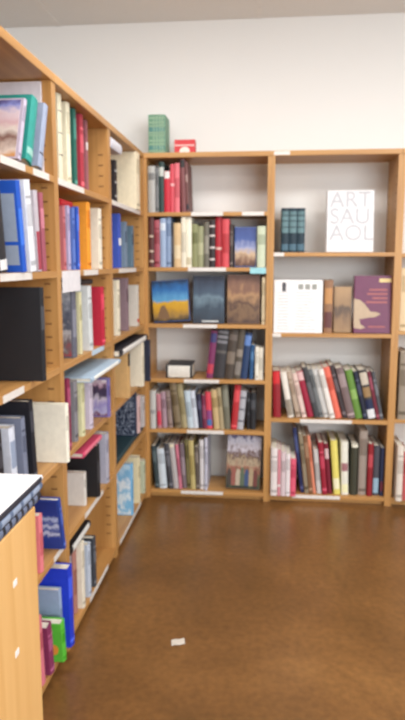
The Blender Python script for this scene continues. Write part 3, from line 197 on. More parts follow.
{'un': 'C', 'ri': 0, 'kind': 'flat', 'u': -0.7466, 'z': 1.919, 'w': 0.2048, 'h': 0.045, 'off': -0.005, 'd': 0.18, 'col': (206, 208, 222), 'o': {'top': (206, 208, 222), 'edge': (224, 224, 232)}, 'label': 'pale lavender book lying flat on top row, far left bookcase'},
{'un': 'B', 'ri': 1, 'kind': 'flat', 'u': -1.3357, 'z': 1.6155, 'w': 0.1411, 'h': 0.022, 'off': 0.04, 'd': 0.16, 'col': (206, 30, 44), 'o': {'top': (206, 30, 44), 'edge': (196, 34, 44)}, 'label': 'red book lying flat over the second row, middle left bookcase'},
{'un': 'B', 'ri': 2, 'kind': 'flat', 'u': -1.2349, 'z': 1.3189, 'w': 0.2928, 'h': 0.02, 'off': 0.04, 'd': 0.18, 'col': (28, 28, 34), 'o': {'top': (28, 28, 34), 'edge': (40, 40, 44)}, 'label': 'black book lying flat over the third row, middle left bookcase'},
{'un': 'B', 'ri': 3, 'kind': 'flat', 'u': -1.2735, 'z': 0.953, 'w': 0.4789, 'h': 0.018, 'off': -0.04, 'd': 0.26, 'col': (176, 200, 222), 'o': {'top': (176, 200, 222), 'edge': (238, 238, 232)}, 'label': 'pale blue book lying flat over the fourth row, middle left bookcase'},
{'un': 'C', 'ri': 3, 'kind': 'flat', 'u': -0.7466, 'z': 0.9726, 'w': 0.6742, 'h': 0.03, 'off': -0.03, 'd': 0.22, 'col': (40, 40, 48), 'o': {'top': (40, 40, 48), 'edge': (234, 232, 228)}, 'label': 'white-edged black book lying flat over the fourth row, far left bookcase'},
{'un': 'C', 'ri': 4, 'kind': 'flat', 'u': -0.7143, 'z': 0.427, 'w': 0.6903, 'h': 0.031, 'off': 0.012, 'd': 0.24, 'col': (30, 58, 66), 'o': {'top': (30, 58, 66), 'edge': (30, 62, 70)}, 'label': 'dark teal book lying flat under the fifth row, far left bookcase'},
{'un': 'B', 'ri': 5, 'kind': 'flat', 'u': -1.4237, 'z': 0.3234, 'w': 0.2564, 'h': 0.03, 'off': 0.01, 'd': 0.2, 'col': (34, 34, 38), 'o': {'top': (34, 34, 38), 'edge': (220, 220, 216)}, 'label': 'black and white book lying flat over the sixth row, middle left bookcase'},
{'un': 'B', 'ri': 4, 'kind': 'flat', 'u': -1.2719, 'z': 0.6513, 'w': 0.2707, 'h': 0.02, 'off': 0.0, 'd': 0.18, 'col': (222, 84, 120), 'o': {'top': (222, 84, 120), 'edge': (226, 120, 140)}, 'label': 'pink book lying flat over the big black one, fifth row, middle left bookcase'}
]

# ------------------------------------------------------------------ materials
def lin(c):
    def f(v):
        v = v/255.0
        return v/12.92 if v <= .04045 else ((v+.055)/1.055)**2.4
    return (f(c[0]), f(c[1]), f(c[2]), 1.0)
MATS = {}
def nodes(name):
    m = bpy.data.materials.new(name); m.use_nodes = True
    nt = m.node_tree; b = nt.nodes['Principled BSDF']
    return m, nt, b
def cloth(rgb, rough=.55):
    key = ('cloth', tuple(rgb), rough)
    if key in MATS: return MATS[key]
    m, nt, b = nodes('cover_%02x%02x%02x' % tuple(rgb))
    tc = nt.nodes.new('ShaderNodeTexCoord'); nz = nt.nodes.new('ShaderNodeTexNoise')
    nz.inputs['Scale'].default_value = 45; nz.inputs['Detail'].default_value = 3
    nt.links.new(tc.outputs['Object'], nz.inputs['Vector'])
    rp = nt.nodes.new('ShaderNodeValToRGB')
    c = lin(rgb)
    rp.color_ramp.elements[0].position = .25; rp.color_ramp.elements[1].position = .75
    rp.color_ramp.elements[0].color = tuple(v*.93 for v in c[:3])+(1,)
    rp.color_ramp.elements[1].color = tuple(min(1, v*1.06) for v in c[:3])+(1,)
    nt.links.new(nz.outputs['Fac'], rp.inputs['Fac']); nt.links.new(rp.outputs['Color'], b.inputs['Base Color'])
    b.inputs['Roughness'].default_value = rough
    MATS[key] = m
    return m
def wood(name, a, bcol, axis, rough=.42):
    m, nt, b = nodes(name)
    tc = nt.nodes.new('ShaderNodeTexCoord'); mp = nt.nodes.new('ShaderNodeMapping')
    sc = [26, 26, 26]; sc[axis] = 1.6
    mp.inputs['Scale'].default_value = sc
    nz = nt.nodes.new('ShaderNodeTexNoise'); nz.inputs['Scale'].default_value = 1.0
    nz.inputs['Detail'].default_value = 5; nz.inputs['Distortion'].default_value = .5
    rp = nt.nodes.new('ShaderNodeValToRGB')
    rp.color_ramp.elements[0].position = .3; rp.color_ramp.elements[1].position = .72
    rp.color_ramp.elements[0].color = lin(a); rp.color_ramp.elements[1].color = lin(bcol)
    bp = nt.nodes.new('ShaderNodeBump'); bp.inputs['Strength'].default_value = .06
    L = nt.links.new
    L(tc.outputs['Object'], mp.inputs['Vector']); L(mp.outputs['Vector'], nz.inputs['Vector'])
    L(nz.outputs['Fac'], rp.inputs['Fac']); L(rp.outputs['Color'], b.inputs['Base Color'])
    L(nz.outputs['Fac'], bp.inputs['Height']); L(bp.outputs['Normal'], b.inputs['Normal'])
    b.inputs['Roughness'].default_value = rough
    return m
W_X = wood('oak_grain_along_x', (170, 121, 66), (202, 153, 92), 0)
W_Y = wood('oak_grain_along_y', (170, 121, 66), (202, 153, 92), 1)
W_Z = wood('oak_grain_upright', (170, 121, 66), (202, 153, 92), 2)
LIT_WOOD = wood('lit_wood_upright', (222, 172, 106), (236, 190, 126), 2, .38)  # stronger light on the low bookcase put into a lightened wood colour
DARK = cloth((128, 86, 46), .7)
PAPER = cloth((226, 220, 204), .75)
WHITE = cloth((236, 236, 234), .6)
def plaster(name, rgb, scale, amt, rough=.8):
    m, nt, b = nodes(name)
    tc = nt.nodes.new('ShaderNodeTexCoord'); nz = nt.nodes.new('ShaderNodeTexNoise')
    nz.inputs['Scale'].default_value = scale; nz.inputs['Detail'].default_value = 4
    rp = nt.nodes.new('ShaderNodeValToRGB'); c = lin(rgb)
    rp.color_ramp.elements[0].color = tuple(v*(1-amt) for v in c[:3])+(1,)
    rp.color_ramp.elements[1].color = tuple(min(1, v*(1+amt)) for v in c[:3])+(1,)
    bp = nt.nodes.new('ShaderNodeBump'); bp.inputs['Strength'].default_value = .05
    L = nt.links.new
    L(tc.outputs['Object'], nz.inputs['Vector']); L(nz.outputs['Fac'], rp.inputs['Fac'])
    L(rp.outputs['Color'], b.inputs['Base Color']); L(nz.outputs['Fac'], bp.inputs['Height'])
    L(bp.outputs['Normal'], b.inputs['Normal']); b.inputs['Roughness'].default_value = rough
    return m
def floor_mat():
    m, nt, b = nodes('brown_stained_concrete')
    L = nt.links.new
    tc = nt.nodes.new('ShaderNodeTexCoord')
    n1 = nt.nodes.new('ShaderNodeTexNoise'); n1.inputs['Scale'].default_value = 1.6; n1.inputs['Detail'].default_value = 7
    n1.inputs['Roughness'].default_value = .6; n1.inputs['Distortion'].default_value = .6
    n2 = nt.nodes.new('ShaderNodeTexNoise'); n2.inputs['Scale'].default_value = 40; n2.inputs['Detail'].default_value = 5
    r1 = nt.nodes.new('ShaderNodeValToRGB')
    e = r1.color_ramp.elements
    e[0].position = .3; e[0].color = lin((102, 71, 38)); e[1].position = .72; e[1].color = lin((140, 99, 55))
    x = e.new(.5); x.color = lin((120, 83, 45))
    r2 = nt.nodes.new('ShaderNodeValToRGB')
    r2.color_ramp.elements[0].position = .3; r2.color_ramp.elements[1].position = .7
    r2.color_ramp.elements[0].color = (.8, .8, .8, 1); r2.color_ramp.elements[1].color = (1.1, 1.1, 1.1, 1)
    mx = nt.nodes.new('ShaderNodeMix'); mx.data_type = 'RGBA'; mx.blend_type = 'MULTIPLY'; mx.inputs[0].default_value = 1
    L(tc.outputs['Object'], n1.inputs['Vector']); L(tc.outputs['Object'], n2.inputs['Vector'])
    L(n1.outputs['Fac'], r1.inputs['Fac']); L(n2.outputs['Fac'], r2.inputs['Fac'])
    L(r1.outputs['Color'], mx.inputs[6]); L(r2.outputs['Color'], mx.inputs[7]); L(mx.outputs[2], b.inputs['Base Color'])
    b.inputs['Roughness'].default_value = .3
    b.inputs['Specular IOR Level'].default_value = .35
    return m
ART = {
 'sky': ([(0, (70, 46, 40)), (.15, (120, 84, 64)), (.32, (196, 168, 136)), (.5, (150, 156, 190)), (.7, (62, 86, 150)), (1, (44, 62, 124))], 5, .3, 1),
 'blueyellow': ([(0, (40, 36, 30)), (.12, (140, 110, 60)), (.3, (196, 148, 36)), (.48, (204, 158, 40)), (.54, (90, 156, 200)), (.8, (34, 100, 164)), (1, (18, 34, 56))], 5, .22, 1),
 'mist': ([(0, (44, 52, 64)), (.3, (56, 72, 88)), (.5, (104, 126, 140)), (.62, (66, 84, 104)), (1, (36, 46, 66))], 3, .35, 1),
 'sepia': ([(0, (70, 48, 40)), (.25, (120, 92, 66)), (.35, (80, 56, 46)), (.6, (168, 130, 92)), (.75, (128, 92, 72)), (1, (108, 74, 62))], 4, .5, 1),
 'crowd': ([(0, (40, 44, 40)), (.2, (90, 100, 70)), (.35, (150, 96, 80)), (.5, (176, 160, 134)), (.62, (90, 60, 52)), (.78, (196, 190, 200)), (.9, (200, 200, 214)), (1, (80, 76, 120))], 12, .4, 1),
 'tanpic': ([(0, (150, 118, 80)), (.25, (140, 108, 74)), (.45, (80, 60, 46)), (.6, (150, 118, 82)), (1, (170, 136, 96))], 3, .4, 1),
 'postcard': ([(0, (206, 150, 90)), (.12, (220, 206, 196)), (.3, (130, 96, 86)), (.45, (222, 212, 204)), (.6, (214, 180, 186)), (.78, (222, 206, 214)), (.9, (140, 150, 214)), (1, (90, 84, 140))], 5, .25, 1),
 'aqua': ([(0, (220, 230, 238)), (.15, (110, 180, 222)), (.3, (226, 238, 244)), (.45, (130, 190, 226)), (.6, (232, 240, 246)), (.75, (120, 180, 220)), (1, (190, 220, 240))], 6, .45, 1),
 'greyphoto': ([(0, (150, 70, 80)), (.15, (110, 100, 104)), (.35, (190, 186, 188)), (.5, (80, 84, 100)), (.75, (120, 124, 136)), (1, (186, 190, 196))], 8, .5, 1),
 'violet': ([(0, (110, 40, 70)), (.1, (176, 176, 210)), (.3, (150, 140, 196)), (.45, (206, 196, 214)), (.6, (66, 56, 84)), (.75, (70, 56, 80)), (.88, (186, 150, 170)), (1, (214, 204, 210))], 6, .35, 1),
 'bluetext': ([(0, (34, 58, 140)), (.22, (36, 62, 150)), (.3, (196, 206, 232)), (.38, (40, 66, 150)), (.46, (190, 202, 230)), (.54, (38, 62, 146)), (.62, (176, 190, 226)), (.7, (38, 60, 140)), (1, (34, 54, 130))], 10, .16, 1),
 'lines': ([(0, (30, 40, 62)), (.44, (36, 48, 72)), (.5, (190, 200, 214)), (.56, (36, 48, 72)), (1, (28, 38, 60))], 9, 1.2, 0),
}
def art(kind):
    if ('art', kind) in MATS: return MATS[('art', kind)]
    stops, scale, amt, grad = ART[kind]
    m, nt, b = nodes('picture_'+kind); L = nt.links.new
    tc = nt.nodes.new('ShaderNodeTexCoord'); sp = nt.nodes.new('ShaderNodeSeparateXYZ')
    nz = nt.nodes.new('ShaderNodeTexNoise'); nz.inputs['Scale'].default_value = scale; nz.inputs['Detail'].default_value = 4
    L(tc.outputs['Generated'], sp.inputs['Vector']); L(tc.outputs['Generated'], nz.inputs['Vector'])
    a = nt.nodes.new('ShaderNodeMath'); a.operation = 'SUBTRACT'; a.inputs[1].default_value = .5; L(nz.outputs['Fac'], a.inputs[0])
    k = nt.nodes.new('ShaderNodeMath'); k.operation = 'MULTIPLY_ADD'; k.inputs[1].default_value = amt*1.6; L(a.outputs[0], k.inputs[0])
    if grad: L(sp.outputs['Z'], k.inputs[2])
    else: k.inputs[2].default_value = .5
    rp = nt.nodes.new('ShaderNodeValToRGB'); L(k.outputs[0], rp.inputs['Fac'])
    e = rp.color_ramp.elements
    e[0].position = stops[0][0]; e[0].color = lin(stops[0][1]); e[1].position = stops[-1][0]; e[1].color = lin(stops[-1][1])
    for p, c in stops[1:-1]:
        q = e.new(p); q.color = lin(c)
    L(rp.outputs['Color'], b.inputs['Base Color']); b.inputs['Roughness'].default_value = .4
    MATS[('art', kind)] = m
    return m

# ------------------------------------------------------------------ mesh helpers
def box(bm, x0, x1, y0, y1, z0, z1, mi=0):
    v = [bm.verts.new(p) for p in ((x0,y0,z0),(x1,y0,z0),(x1,y1,z0),(x0,y1,z0),(x0,y0,z1),(x1,y0,z1),(x1,y1,z1),(x0,y1,z1))]
    for f in ((0,3,2,1),(4,5,6,7),(0,1,5,4),(1,2,6,5),(2,3,7,6),(3,0,4,7)):
        bm.faces.new([v[i] for i in f]).material_index = mi
def prism(bm, pts, z0, z1, mi=0):
    a = [bm.verts.new((x, y, z0)) for x, y in pts]; b = [bm.verts.new((x, y, z1)) for x, y in pts]
    n = len(pts)
    bm.faces.new(list(reversed(a))).material_index = mi; bm.faces.new(b).material_index = mi
    for i in range(n):
        bm.faces.new((a[i], a[(i+1) % n], b[(i+1) % n], b[i])).material_index = mi
def link(name, bm, mats, parent=None, M=None, bevel=0):
    if M is not None: bm.transform(M)
    bmesh.ops.recalc_face_normals(bm, faces=bm.faces[:])
    me = bpy.data.meshes.new(name); bm.to_mesh(me); bm.free()
    for m in (mats if isinstance(mats, (list, tuple)) else [mats]): me.materials.append(m)
    o = bpy.data.objects.new(name, me); C.objects.link(o)
    if parent is not None: o.parent = parent
    if bevel:
        md = o.modifiers.new('bevel', 'BEVEL'); md.width = bevel; md.segments = 2; md.limit_method = 'ANGLE'
    return o
def empty(name, M, label, cat, group=None):
    o = bpy.data.objects.new(name, None); C.objects.link(o); o.matrix_world = M
    o.empty_display_size = .05
    o['label'] = label; o['category'] = cat
    if group: o['group'] = group
    return o
def new(): return bmesh.new()

# ------------------------------------------------------------------ books
rnd = random.Random(11)
def spine_arc(t, x0, x1, off, n=6):
    bul = min(.006, t*.16)
    out = []
    for i in range(n+1):
        x = x0+(x1-x0)*i/n
        s = (x-t/2)/(t/2)
        out.append((x, bul*s*s-off))
    return out
def cover_bm(t, d, h, x0=0.):
    bm = new(); b = min(.0028, t*.16); bul = min(.006, t*.16)
    pts = spine_arc(t, 0, t, 0)
    pts += [(t, d), (t-b, d), (t-b, bul+.003), (b, bul+.003), (b, d), (0, d)]
    prism(bm, pts, 0, h)
    bm.transform(Matrix.Translation((x0, 0, 0)))
    return bm
def pages_bm(t, d, h, hard, x0=0.):
    bm = new(); b = min(.0028, t*.16)*1.02; bul = min(.006, t*.16)
    g = .004 if hard else .0008
    box(bm, x0+b, x0+t-b, bul+.0031, d-g, g, h-g)
    return bm
def spine_bands(parent, t, h, bands, x0=0., R=None):
    for a, b2, c in bands:
        bm = new()
        p = spine_arc(t, t*.06, t*.94, .0006, 5); q = list(reversed(spine_arc(t, t*.06, t*.94, -.0004, 5)))
        prism(bm, p+q, h*a, h*b2)
        bm.transform(Matrix.Translation((x0, 0, 0)))
        link('spine_label', bm, cloth(c), parent, R)
def auto_bands(col):
    k = rnd.random()
    lum = .3*col[0]+.59*col[1]+.11*col[2]
    def tone(f): return tuple(int(max(0, min(255, (v+(60 if lum < 110 else -50)*f)))) for v in col)
    if k < .2: return [(.55, .8, tone(.7))]
    if k < .5: return [(.62, .88, tone(.6)), (.06, .1, tone(1))]
    if k < .75: return [(.3, .7, tone(.55))]
    return [(.8, .83, tone(1)), (.5, .74, tone(.6)), (.07, .12, tone(1))]
def plate(name, parent, x0, x1, y, z0, z1, mat, th=.0008):          # a thin sheet on a front face
    bm = new(); box(bm, x0, x1, y-th, y+.0003, z0, z1)
    return link(name, bm, mat, parent)
def blob(name, parent, pts, y, mat, th=.0008):                        # a flat printed shape on a front face
    bm = new(); prism(bm, pts, 0, th)
    return link(name, bm, mat, parent, Matrix.Translation((0, y, 0)) @ Matrix.Rotation(RAD(90), 4, 'X'))
def lettering(parent, body, x, z, size, y, mat, name='lettering'):
    cu = bpy.data.curves.new('lettering_curve', 'FONT'); cu.body = body; cu.size = size; cu.extrude = .0003
    cu.align_x = 'LEFT'
    tmp = bpy.data.objects.new('lettering_tmp', cu); C.objects.link(tmp)
    dg = bpy.context.evaluated_depsgraph_get()
    me = bpy.data.meshes.new_from_object(tmp.evaluated_get(dg))
    bpy.data.objects.remove(tmp); bpy.data.curves.remove(cu)
    me.transform(Matrix.Translation((x, y, z)) @ Matrix.Rotation(RAD(90), 4, 'X'))
    me.materials.clear(); me.materials.append(mat); me.name = name
    o = bpy.data.objects.new(name, me); C.objects.link(o); o.parent = parent
    return o
def group_of(e): return 'books on the %s row of the %s' % (['top', 'second', 'third', 'fourth', 'fifth', 'sixth'][e['ri']], UN[e['un']])

def book(e):
    o = e['o']; col = e['col']; left = e['un'] in 'ABC'
    hard = 'paperback' not in e['label']
    base = Matrix.Translation((-e['off'], e['u'], e['z'])) @ Matrix.Rotation(RAD(90), 4, 'Z') if left else Matrix.Translation((e['u'], e['off'], e['z']))
    grp = group_of(e)
    if e['kind'] == 'book':
        t, h, d = e['t'], e['h'], e['d']
        M = base @ Matrix.Rotation(RAD(e['lean']), 4, 'Y')
        x0 = -t if e['lean'] > 0 else 0.
        r = empty('book', M, e['label'], 'book', grp)
        link('cover', cover_bm(t, d, h, x0), cloth(col), r)
        link('pages', pages_bm(t, d, h, hard, x0), PAPER, r)
        if o.get('teal'):
            bands = [(.05, .19, (70, 104, 122)), (.44, .56, (96, 128, 134)), (.58, .7, (96, 128, 134)), (.72, .82, (96, 128, 134)), (.84, .93, (88, 120, 126))]
        else: bands = o.get('bands') or auto_bands(col)
        if h > .1:
            spine_bands(r, t, h, bands, x0)
        if o.get('art') or o.get('lines'):
            bm = new(); box(bm, x0-.0008, x0+.0002, .012, d-.004, .006, h-.006)
            link('cover_picture', bm, art(o.get('art') or 'lines'), r)
        if o.get('panel'):
            for z0, z1 in ((.08*h, .3*h), (.34*h, .86*h)):
                bm = new(); box(bm, x0-.0008, x0+.0002, .012, .075, z0, z1); link('cover_label', bm, cloth((150, 164, 186)), r)
        if o.get('spot'):
            bm = new(); n = 20
            prism(bm, [(.035+.016*math.cos(i*2*math.pi/n), h*.32+.02*math.sin(i*2*math.pi/n)) for i in range(n)], 0, .0008)
            bm.transform(Matrix(((0,0,-1,x0+.0002),(1,0,0,0),(0,1,0,0),(0,0,0,1))))
            link('cover_spot', bm, cloth((230, 150, 60)), r)
        return r
    if e['kind'] == 'flat':
        w, h, d = e['w'], e['h'], e['d']
        R = Matrix(((0,0,-1,w),(0,1,0,0),(1,0,0,0),(0,0,0,1)))
        r = empty('book', base, e['label'], 'book', grp)
        link('cover', cover_bm(h, d, w), cloth(o.get('top', col)), r, R)
        link('pages', pages_bm(h, d, w, True), PAPER, r, R)
        spine_bands(r, h, w, [(.08, .92, o.get('edge', (226, 222, 212)))], 0, R)
        return r
    # face-out
    w, h, t = e['w'], e['h'], e['t']
    tilt = o.get('tilt', 5)
    X0 = -w if e['lean'] > 0 else 0.
    M = Matrix.Translation((e['u']-X0, e['off']+t, e['z'])) @ Matrix.Rotation(RAD(-tilt), 4, 'X') @ Matrix.Rotation(RAD(e['lean']), 4, 'Y')
    r = empty('book', M, e['label'], 'book', grp)
    R = Matrix(((0,1,0,X0),(-1,0,0,0),(0,0,1,0),(0,0,0,1)))
    link('cover', cover_bm(t, w, h), cloth(col, .4), r, R)
    link('pages', pages_bm(t, w, h, t > .02), PAPER, r, R)
    y = -t; k = o['art']
    if k in ART: plate('cover_picture', r, X0+.004, X0+w-.003, y, .004, h-.004, art(k))
    if k == 'blueyellow':
        blob('cover_figure', r, [(.03, .02), (.1, .015), (.09, .06), (.07, .1), (.05, .09), (.035, .05)], y-.0008, cloth((120, 90, 60)))
    if k == 'mist':
        plate('title_label', r, w*.3, w*.82, y-.0008, .008, .016, cloth((206, 210, 210)))
    if k == 'crowd':
        for i in range(7):
            x = X0+.02+i*(w-.05)/6
            blob('cover_figure', r, [(x-.011, .02), (x+.013, .02), (x+.014, .09+.01*(i % 3)), (x+.006, .12+.012*(i % 2)), (x-.006, .12+.012*(i % 2)), (x-.013, .085)], y-.0008, cloth([(70, 62, 58), (150, 90, 80), (184, 170, 150), (90, 104, 84), (60, 80, 120), (170, 150, 120), (110, 60, 56)][i]))
    if k == 'letters':
        gm = cloth((192, 192, 197))
        for i, s in enumerate(('ART', 'SAU', 'AOL')):
            lettering(r, s, w*.07, h*(.73-.27*i), h*.36, y-.0004, gm)
    if k == 'pages':
        plate('fold', r, w*.355, w*.362, y, .003, h-.003, cloth((196, 194, 192)))
        bm = new()
        for i in range(13):
            z = h*(.06+.058*i)
            box(bm, w*.08, w*.31, y-.0006, y+.0002, z, z+.0035); box(bm, w*.44, w*(.86-.05*((i*7) % 3)), y-.0006, y+.0002, z, z+.0035)
        link('text_block', bm, cloth((180, 176, 176)), r)
        plate('picture', r, w*.17, w*.25, y, h*.78, h*.95, cloth((70, 70, 76)))
        bm = new()
        for i in range(3): box(bm, w*(.5+.14*i), w*(.6+.14*i), y-.0006, y+.0002, h*.82, h*.92)
        link('heading', bm, cloth((150, 152, 146)), r)
    if k == 'purple':
        beige = cloth((188, 166, 140))
        blob('cover_animal', r, [(.002, h*.2), (.004, h*.09), (w*.2, h*.07), (w*.33, h*.1), (w*.2, h*.15), (w*.16, h*.24), (w*.4, h*.27), (w*.58, h*.28), (w*.74, h*.335), (w*.6, h*.37), (w*.46, h*.375), (w*.38, h*.44), (w*.28, h*.52), (w*.16, h*.58), (.002, h*.6)], y, beige)
        bm = new()
        for i, (a, b2) in enumerate(((.42, .9), (.36, .9), (.5, .9), (.34, .9))):
            z = h*(.74-.072*i); box(bm, w*a, w*b2, y-.0006, y+.0002, z, z+h*.03)
        box(bm, w*.4, w*.86, y-.0006, y+.0002, h*.1, h*.125)
        link('title', bm, cloth((170, 98, 96)), r)
        plate('price_sticker', r, w*.68, w*1.0, y, h*.885, h*.95, cloth((224, 200, 140)))
    return r

for e in BOOKS: book(e)

# ------------------------------------------------------------------ bookcases
DEP = .28; SIDE = .02
def bookcase(un, label):
    lo, hi = RNG[un]; left = un in 'ABC'; w = hi-lo
    M = Matrix.Translation((0, lo, 0)) @ Matrix.Rotation(RAD(90), 4, 'Z') if left else Matrix.Translation((lo, 0, 0))
    r = empty('bookcase', M, label, 'bookcase', 'bookcases along the two sides of the corner')
    g = .0004
    for s in (0, 1):
        x0, x1 = (g, SIDE) if s == 0 else (w-SIDE, w-g)
        bm = new(); box(bm, x0, x1, 0, DEP, 0, ZT-.028)
        xi = x1 if s == 0 else x0                              # rows of dark shelf-pin slots on the inner face
        for yc in (.035, .235):
            z = .12
            while z < ZT-.1:
                box(bm, xi-.0006, xi+.0006, yc-.011, yc+.011, z, z+.006, 1); z += .045
        link('side_panel', bm, [W_Z, DARK], r)
    bm = new(); box(bm, g, w-g, -.004, DEP, ZT-.028, ZT); top = link('top_panel', bm, W_X, r, bevel=.002)
    bm = new(); box(bm, SIDE, w-SIDE, .03, .045, 0, SH[un][-1]-.022); link('toe_board', bm, W_X, r)
    if left:
        bm = new(); box(bm, SIDE, w-SIDE, DEP-.006, DEP, .06, ZT-.028); link('back_panel', bm, W_Z, r)
    shelves = {-1: top}
    for i, z in enumerate(SH[un]):
        bm = new(); box(bm, SIDE+.0002, w-SIDE-.0002, 0, DEP-.0065 if left else DEP, z-.022, z)
        shelves[i] = link('shelf', bm, W_X, r, bevel=.0015)
    for u2, ri, a, b, c in LABELS:
        if u2 != un: continue
        a2, b2 = max(a-lo, SIDE), min(b-lo, w-SIDE)
        if ri < 0: a2, b2 = a-lo, b-lo
        z1 = ZT-.003 if ri < 0 else SH[un][ri]-.0005; z0 = z1-.021
        y = -.0048 if ri < 0 else -.0008
        if c[0] == 150: z0 = z1-.034
        if c[0] == 226: z0 = z1-.075                          # light blue paper sign hangs a little below the edge
        bm = new(); box(bm, a2, b2, y, y+.001, z0, z1)
        lb = link('shelf_label', bm, cloth(c, .5), shelves[ri])
        if c[0] == 150: lb['label'] = 'light blue paper shelf label'
    return r
bookcase('A', 'nearest open wooden bookcase on the left side, cut by the photo edge')
bookcase('B', 'wooden bookcase in the middle of the left side')
bookcase('C', 'wooden bookcase at the far end of the left side, in the corner')
bookcase('D', 'six-shelf wooden bookcase at left of the back wall, beside the corner')
bookcase('E', 'wooden bookcase on the back wall with four widely spaced shelves')
bookcase('F', 'wooden bookcase on the back wall, cut by the right photo edge')

# ------------------------------------------------------------------ things on top of the back bookcase
T0 = Matrix.Translation
r = empty('book', T0((.018, .07, ZT)), 'green checked book standing upright on the bookcase top in the corner', 'book')
t, d, h = .098, .16, .222
link('cover', cover_bm(t, d, h), cloth((104, 148, 122)), r); link('pages', pages_bm(t, d, h, True), PAPER, r)
bm = new()
for z in (.02, .055, .075, .105, .12, .155, .175, .2):
    box(bm, .004, t-.004, .0008-.002, .0022, z, z+.006)
for x in (.03, .047, .066, .08): box(bm, x, x+.005, .0-.0012, .002, .006, h-.006)
link('cover_pattern', bm, cloth((158, 190, 160)), r)
for z0, z1 in ((.128, .152), (.03, .05)):
    bm = new(); box(bm, .005, t-.005, -.001, .003, z0, z1); link('spine_label', bm, cloth((70, 128, 122)), r)
r = empty('card_box', T0((.168, .07, ZT)), 'small red card box with a white arch on the bookcase top', 'box')
bm = new(); box(bm, 0, .118, 0, .06, 0, .082); link('box_body', bm, cloth((206, 56, 62)), r, bevel=.002)
bm = new(); box(bm, .002, .116, -.0008, .0003, .046, .054); link('stripe', bm, cloth((236, 190, 186)), r)
n = 14
bm = new(); prism(bm, [(.088, 0.002), ]+[(.059+.029*math.cos(math.pi*i/n), .018+.024*math.sin(math.pi*i/n)) for i in range(n+1)]+[(.03, .002)], 0, .001)
link('arch_mark', bm, cloth((238, 226, 216)), r, Matrix.Translation((0, .0002, 0)) @ Matrix.Rotation(RAD(90), 4, 'X'))

# ------------------------------------------------------------------ the low bookcase in the foreground, with books lying on it
LX, LY0, LY1, LZ = .2, -2.68, -2.3, .88
r = empty('low_bookcase', T0((0, 0, 0)), 'low brightly lit wood bookcase end at the bottom left, near the viewer', 'bookcase')
bm = new(); box(bm, LX-.025, LX, LY0, LY1, 0, LZ); link('side_panel', bm, LIT_WOOD, r, bevel=.002)
bm = new(); box(bm, -.8, -.775, LY0, LY1, 0, LZ); link('side_panel', bm, LIT_WOOD, r, bevel=.002)
bm = new(); box(bm, -.775, LX-.025, LY0, LY1, LZ-.025, LZ-.0005); link('top_panel', bm, W_X, r)
bm = new(); box(bm, -.775, LX-.025, LY1-.012, LY1, .05, LZ-.025); link('back_panel', bm, LIT_WOOD, r)
for z in (.08, .36, .62):
    bm = new(); box(bm, -.775, LX-.025, LY0, LY1-.012, z-.022, z); link('shelf', bm, W_X, r)
for y, z in ((-2.423, .767), (-2.428, .617)):
    bm = new(); box(bm, LX-.0002, LX+.0012, y-.009, y+.009, z-.007, z+.007); o = link('screw_cap', bm, WHITE, r, bevel=.0008); o['label'] = 'small white screw cap'
def pile_book(z, h, y0, y1, x0, x1, col, edge, label, bands):
    # lies flat, spine towards the aisle (+x); w runs along y
    w, d = y1-y0, x1-x0
    r = empty('book', Matrix.Translation((x1, y0, z)) @ Matrix.Rotation(RAD(90), 4, 'Z'), label, 'book', 'books piled on the low bookcase')
    R = Matrix(((0,0,-1,w),(0,1,0,0),(1,0,0,0),(0,0,0,1)))
    link('cover', cover_bm(h, d, w), cloth(col), r, R); link('pages', pages_bm(h, d, w, True), PAPER, r, R)
    spine_bands(r, h, w, bands, 0, R)
    return r
PB = [(.06+.085*i, .06+.085*i+.05, (104, 114, 138)) for i in range(10)]
pile_book(LZ+.001, .02, -2.62, -2.262, -.03, .2, (30, 32, 42), 0, 'black book with pale spine lettering at bottom of the foreground pile', PB)
pile_book(LZ+.022, .016, -2.61, -2.25, -.03, .2, (92, 108, 136), 0, 'slate blue book in the middle of the foreground pile', [(.05+.15*i, .16+.15*i, (150, 164, 188)) for i in range(6)])
r = pile_book(LZ+.039, .014, -2.62, -2.247, -.035, .2, (232, 230, 232), 0, 'white-covered book lying on top of the foreground pile', [(.02, .98, (44, 46, 58))])
bm = new(); prism(bm, [(.06, .07), (.2, .06), (.23, .12), (.17, .18), (.07, .16)], .0138, .0147); link('cover_picture', bm, cloth((240, 214, 194)), r)

# paper scrap on the floor
bm = new(); n = 6
for j in range(n+1):
    for i in range(n+1):
        bm.verts.new((-.025+.05*i/n, -.018+.036*j/n+.004*(i/n), .0012+.003*abs(math.sin(i*.9+j*.5))))
bm.verts.ensure_lookup_table()
for j in range(n):
    for i in range(n):
        a = j*(n+1)+i; bm.faces.new([bm.verts[k] for k in (a, a+1, a+n+2, a+n+1)])
o = link('paper_scrap', bm, cloth((206, 198, 186)))
o.location = (.39, -1.43, .0); o.rotation_euler.z = .2
md = o.modifiers.new('thick', 'SOLIDIFY'); md.thickness = .0006
o['label'] = 'small white scrap of paper lying on the brown floor'; o['category'] = 'paper'

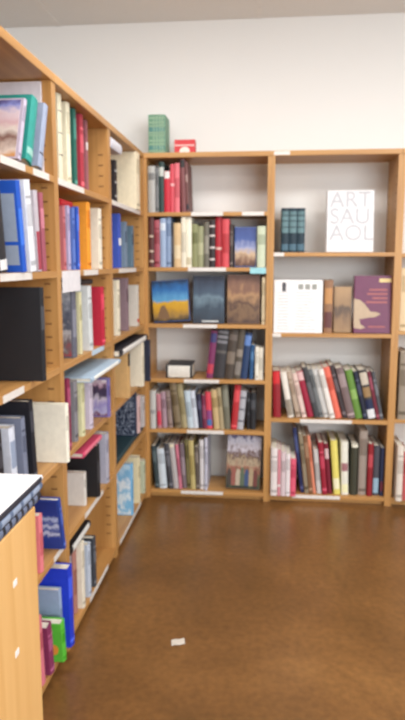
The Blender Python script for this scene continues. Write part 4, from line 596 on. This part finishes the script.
# ------------------------------------------------------------------ the room
def struct(name, bm, mats):
    o = link(name, bm, mats); o['kind'] = 'structure'; return o
bm = new(); box(bm, -5, 5, -9, .302, -.1, 0); struct('floor', bm, floor_mat())
bm = new(); box(bm, -5, 5, .302, .42, 0, 2.95); struct('wall_back', bm, plaster('white_wall_paint', (236, 235, 232), 3, .015))
bm = new(); box(bm, -5, 5, -9, .302, 2.815, 2.9)
x = -.56-1.2*3
while x < 5:
    box(bm, x-.012, x+.012, -9, .3, 2.812, 2.8152, 1); x += 1.2
y = -.62
while y > -9:
    box(bm, -5, 5, y-.012, y+.012, 2.8124, 2.8152, 1); y -= .61
struct('ceiling', bm, [plaster('ceiling_tile', (232, 231, 228), 90, .04, .9), cloth((232, 230, 226), .5)])

# ------------------------------------------------------------------ light
def area(name, loc, target, sx, sy, power, col=(1, 1, 1)):
    l = bpy.data.lights.new(name, 'AREA'); l.shape = 'RECTANGLE'; l.size = sx; l.size_y = sy; l.energy = power; l.color = col
    o = bpy.data.objects.new(name, l); C.objects.link(o); o.location = loc
    o.rotation_euler = (Vector(target)-Vector(loc)).to_track_quat('-Z', 'Y').to_euler()
    return o
for i, (x, y) in enumerate(((.1, -1.5), (1.9, -1.5), (.1, -3.9), (1.9, -3.9))):
    area('ceiling_lamp', (x, y, 2.80), (x, y, 0), 1.15, .55, 33, (1, .985, .965))
area('window_daylight', (3.6, -6.6, 1.8), (0, -.8, 2.1), 4.0, 2.0, 205, (.94, .975, 1))
w = bpy.data.worlds.new('room_world'); SC.world = w; w.use_nodes = True
bg = w.node_tree.nodes['Background']; bg.inputs[0].default_value = (.97, .985, 1, 1); bg.inputs[1].default_value = .8

# ------------------------------------------------------------------ camera
cd = bpy.data.cameras.new('camera'); co = bpy.data.objects.new('camera', cd); C.objects.link(co)
rx, ux, fx = Vector(CAM['r']), Vector(CAM['u']), Vector(CAM['fw'])
co.matrix_world = Matrix(((rx.x, ux.x, -fx.x, CAM['loc'][0]), (rx.y, ux.y, -fx.y, CAM['loc'][1]), (rx.z, ux.z, -fx.z, CAM['loc'][2]), (0, 0, 0, 1)))
cd.sensor_fit = 'VERTICAL'; cd.sensor_height = 36; cd.lens = CAM['f']/720*36
cd.shift_y = (CAM['ppy']-360)/720
cd.clip_start = .05
cd.dof.use_dof = True; cd.dof.focus_distance = .5; cd.dof.aperture_fstop = 13
SC.camera = co
SC.view_settings.view_transform = 'Standard'; SC.view_settings.look = 'None'
SC.view_settings.gamma = 1; SC.view_settings.exposure = 0
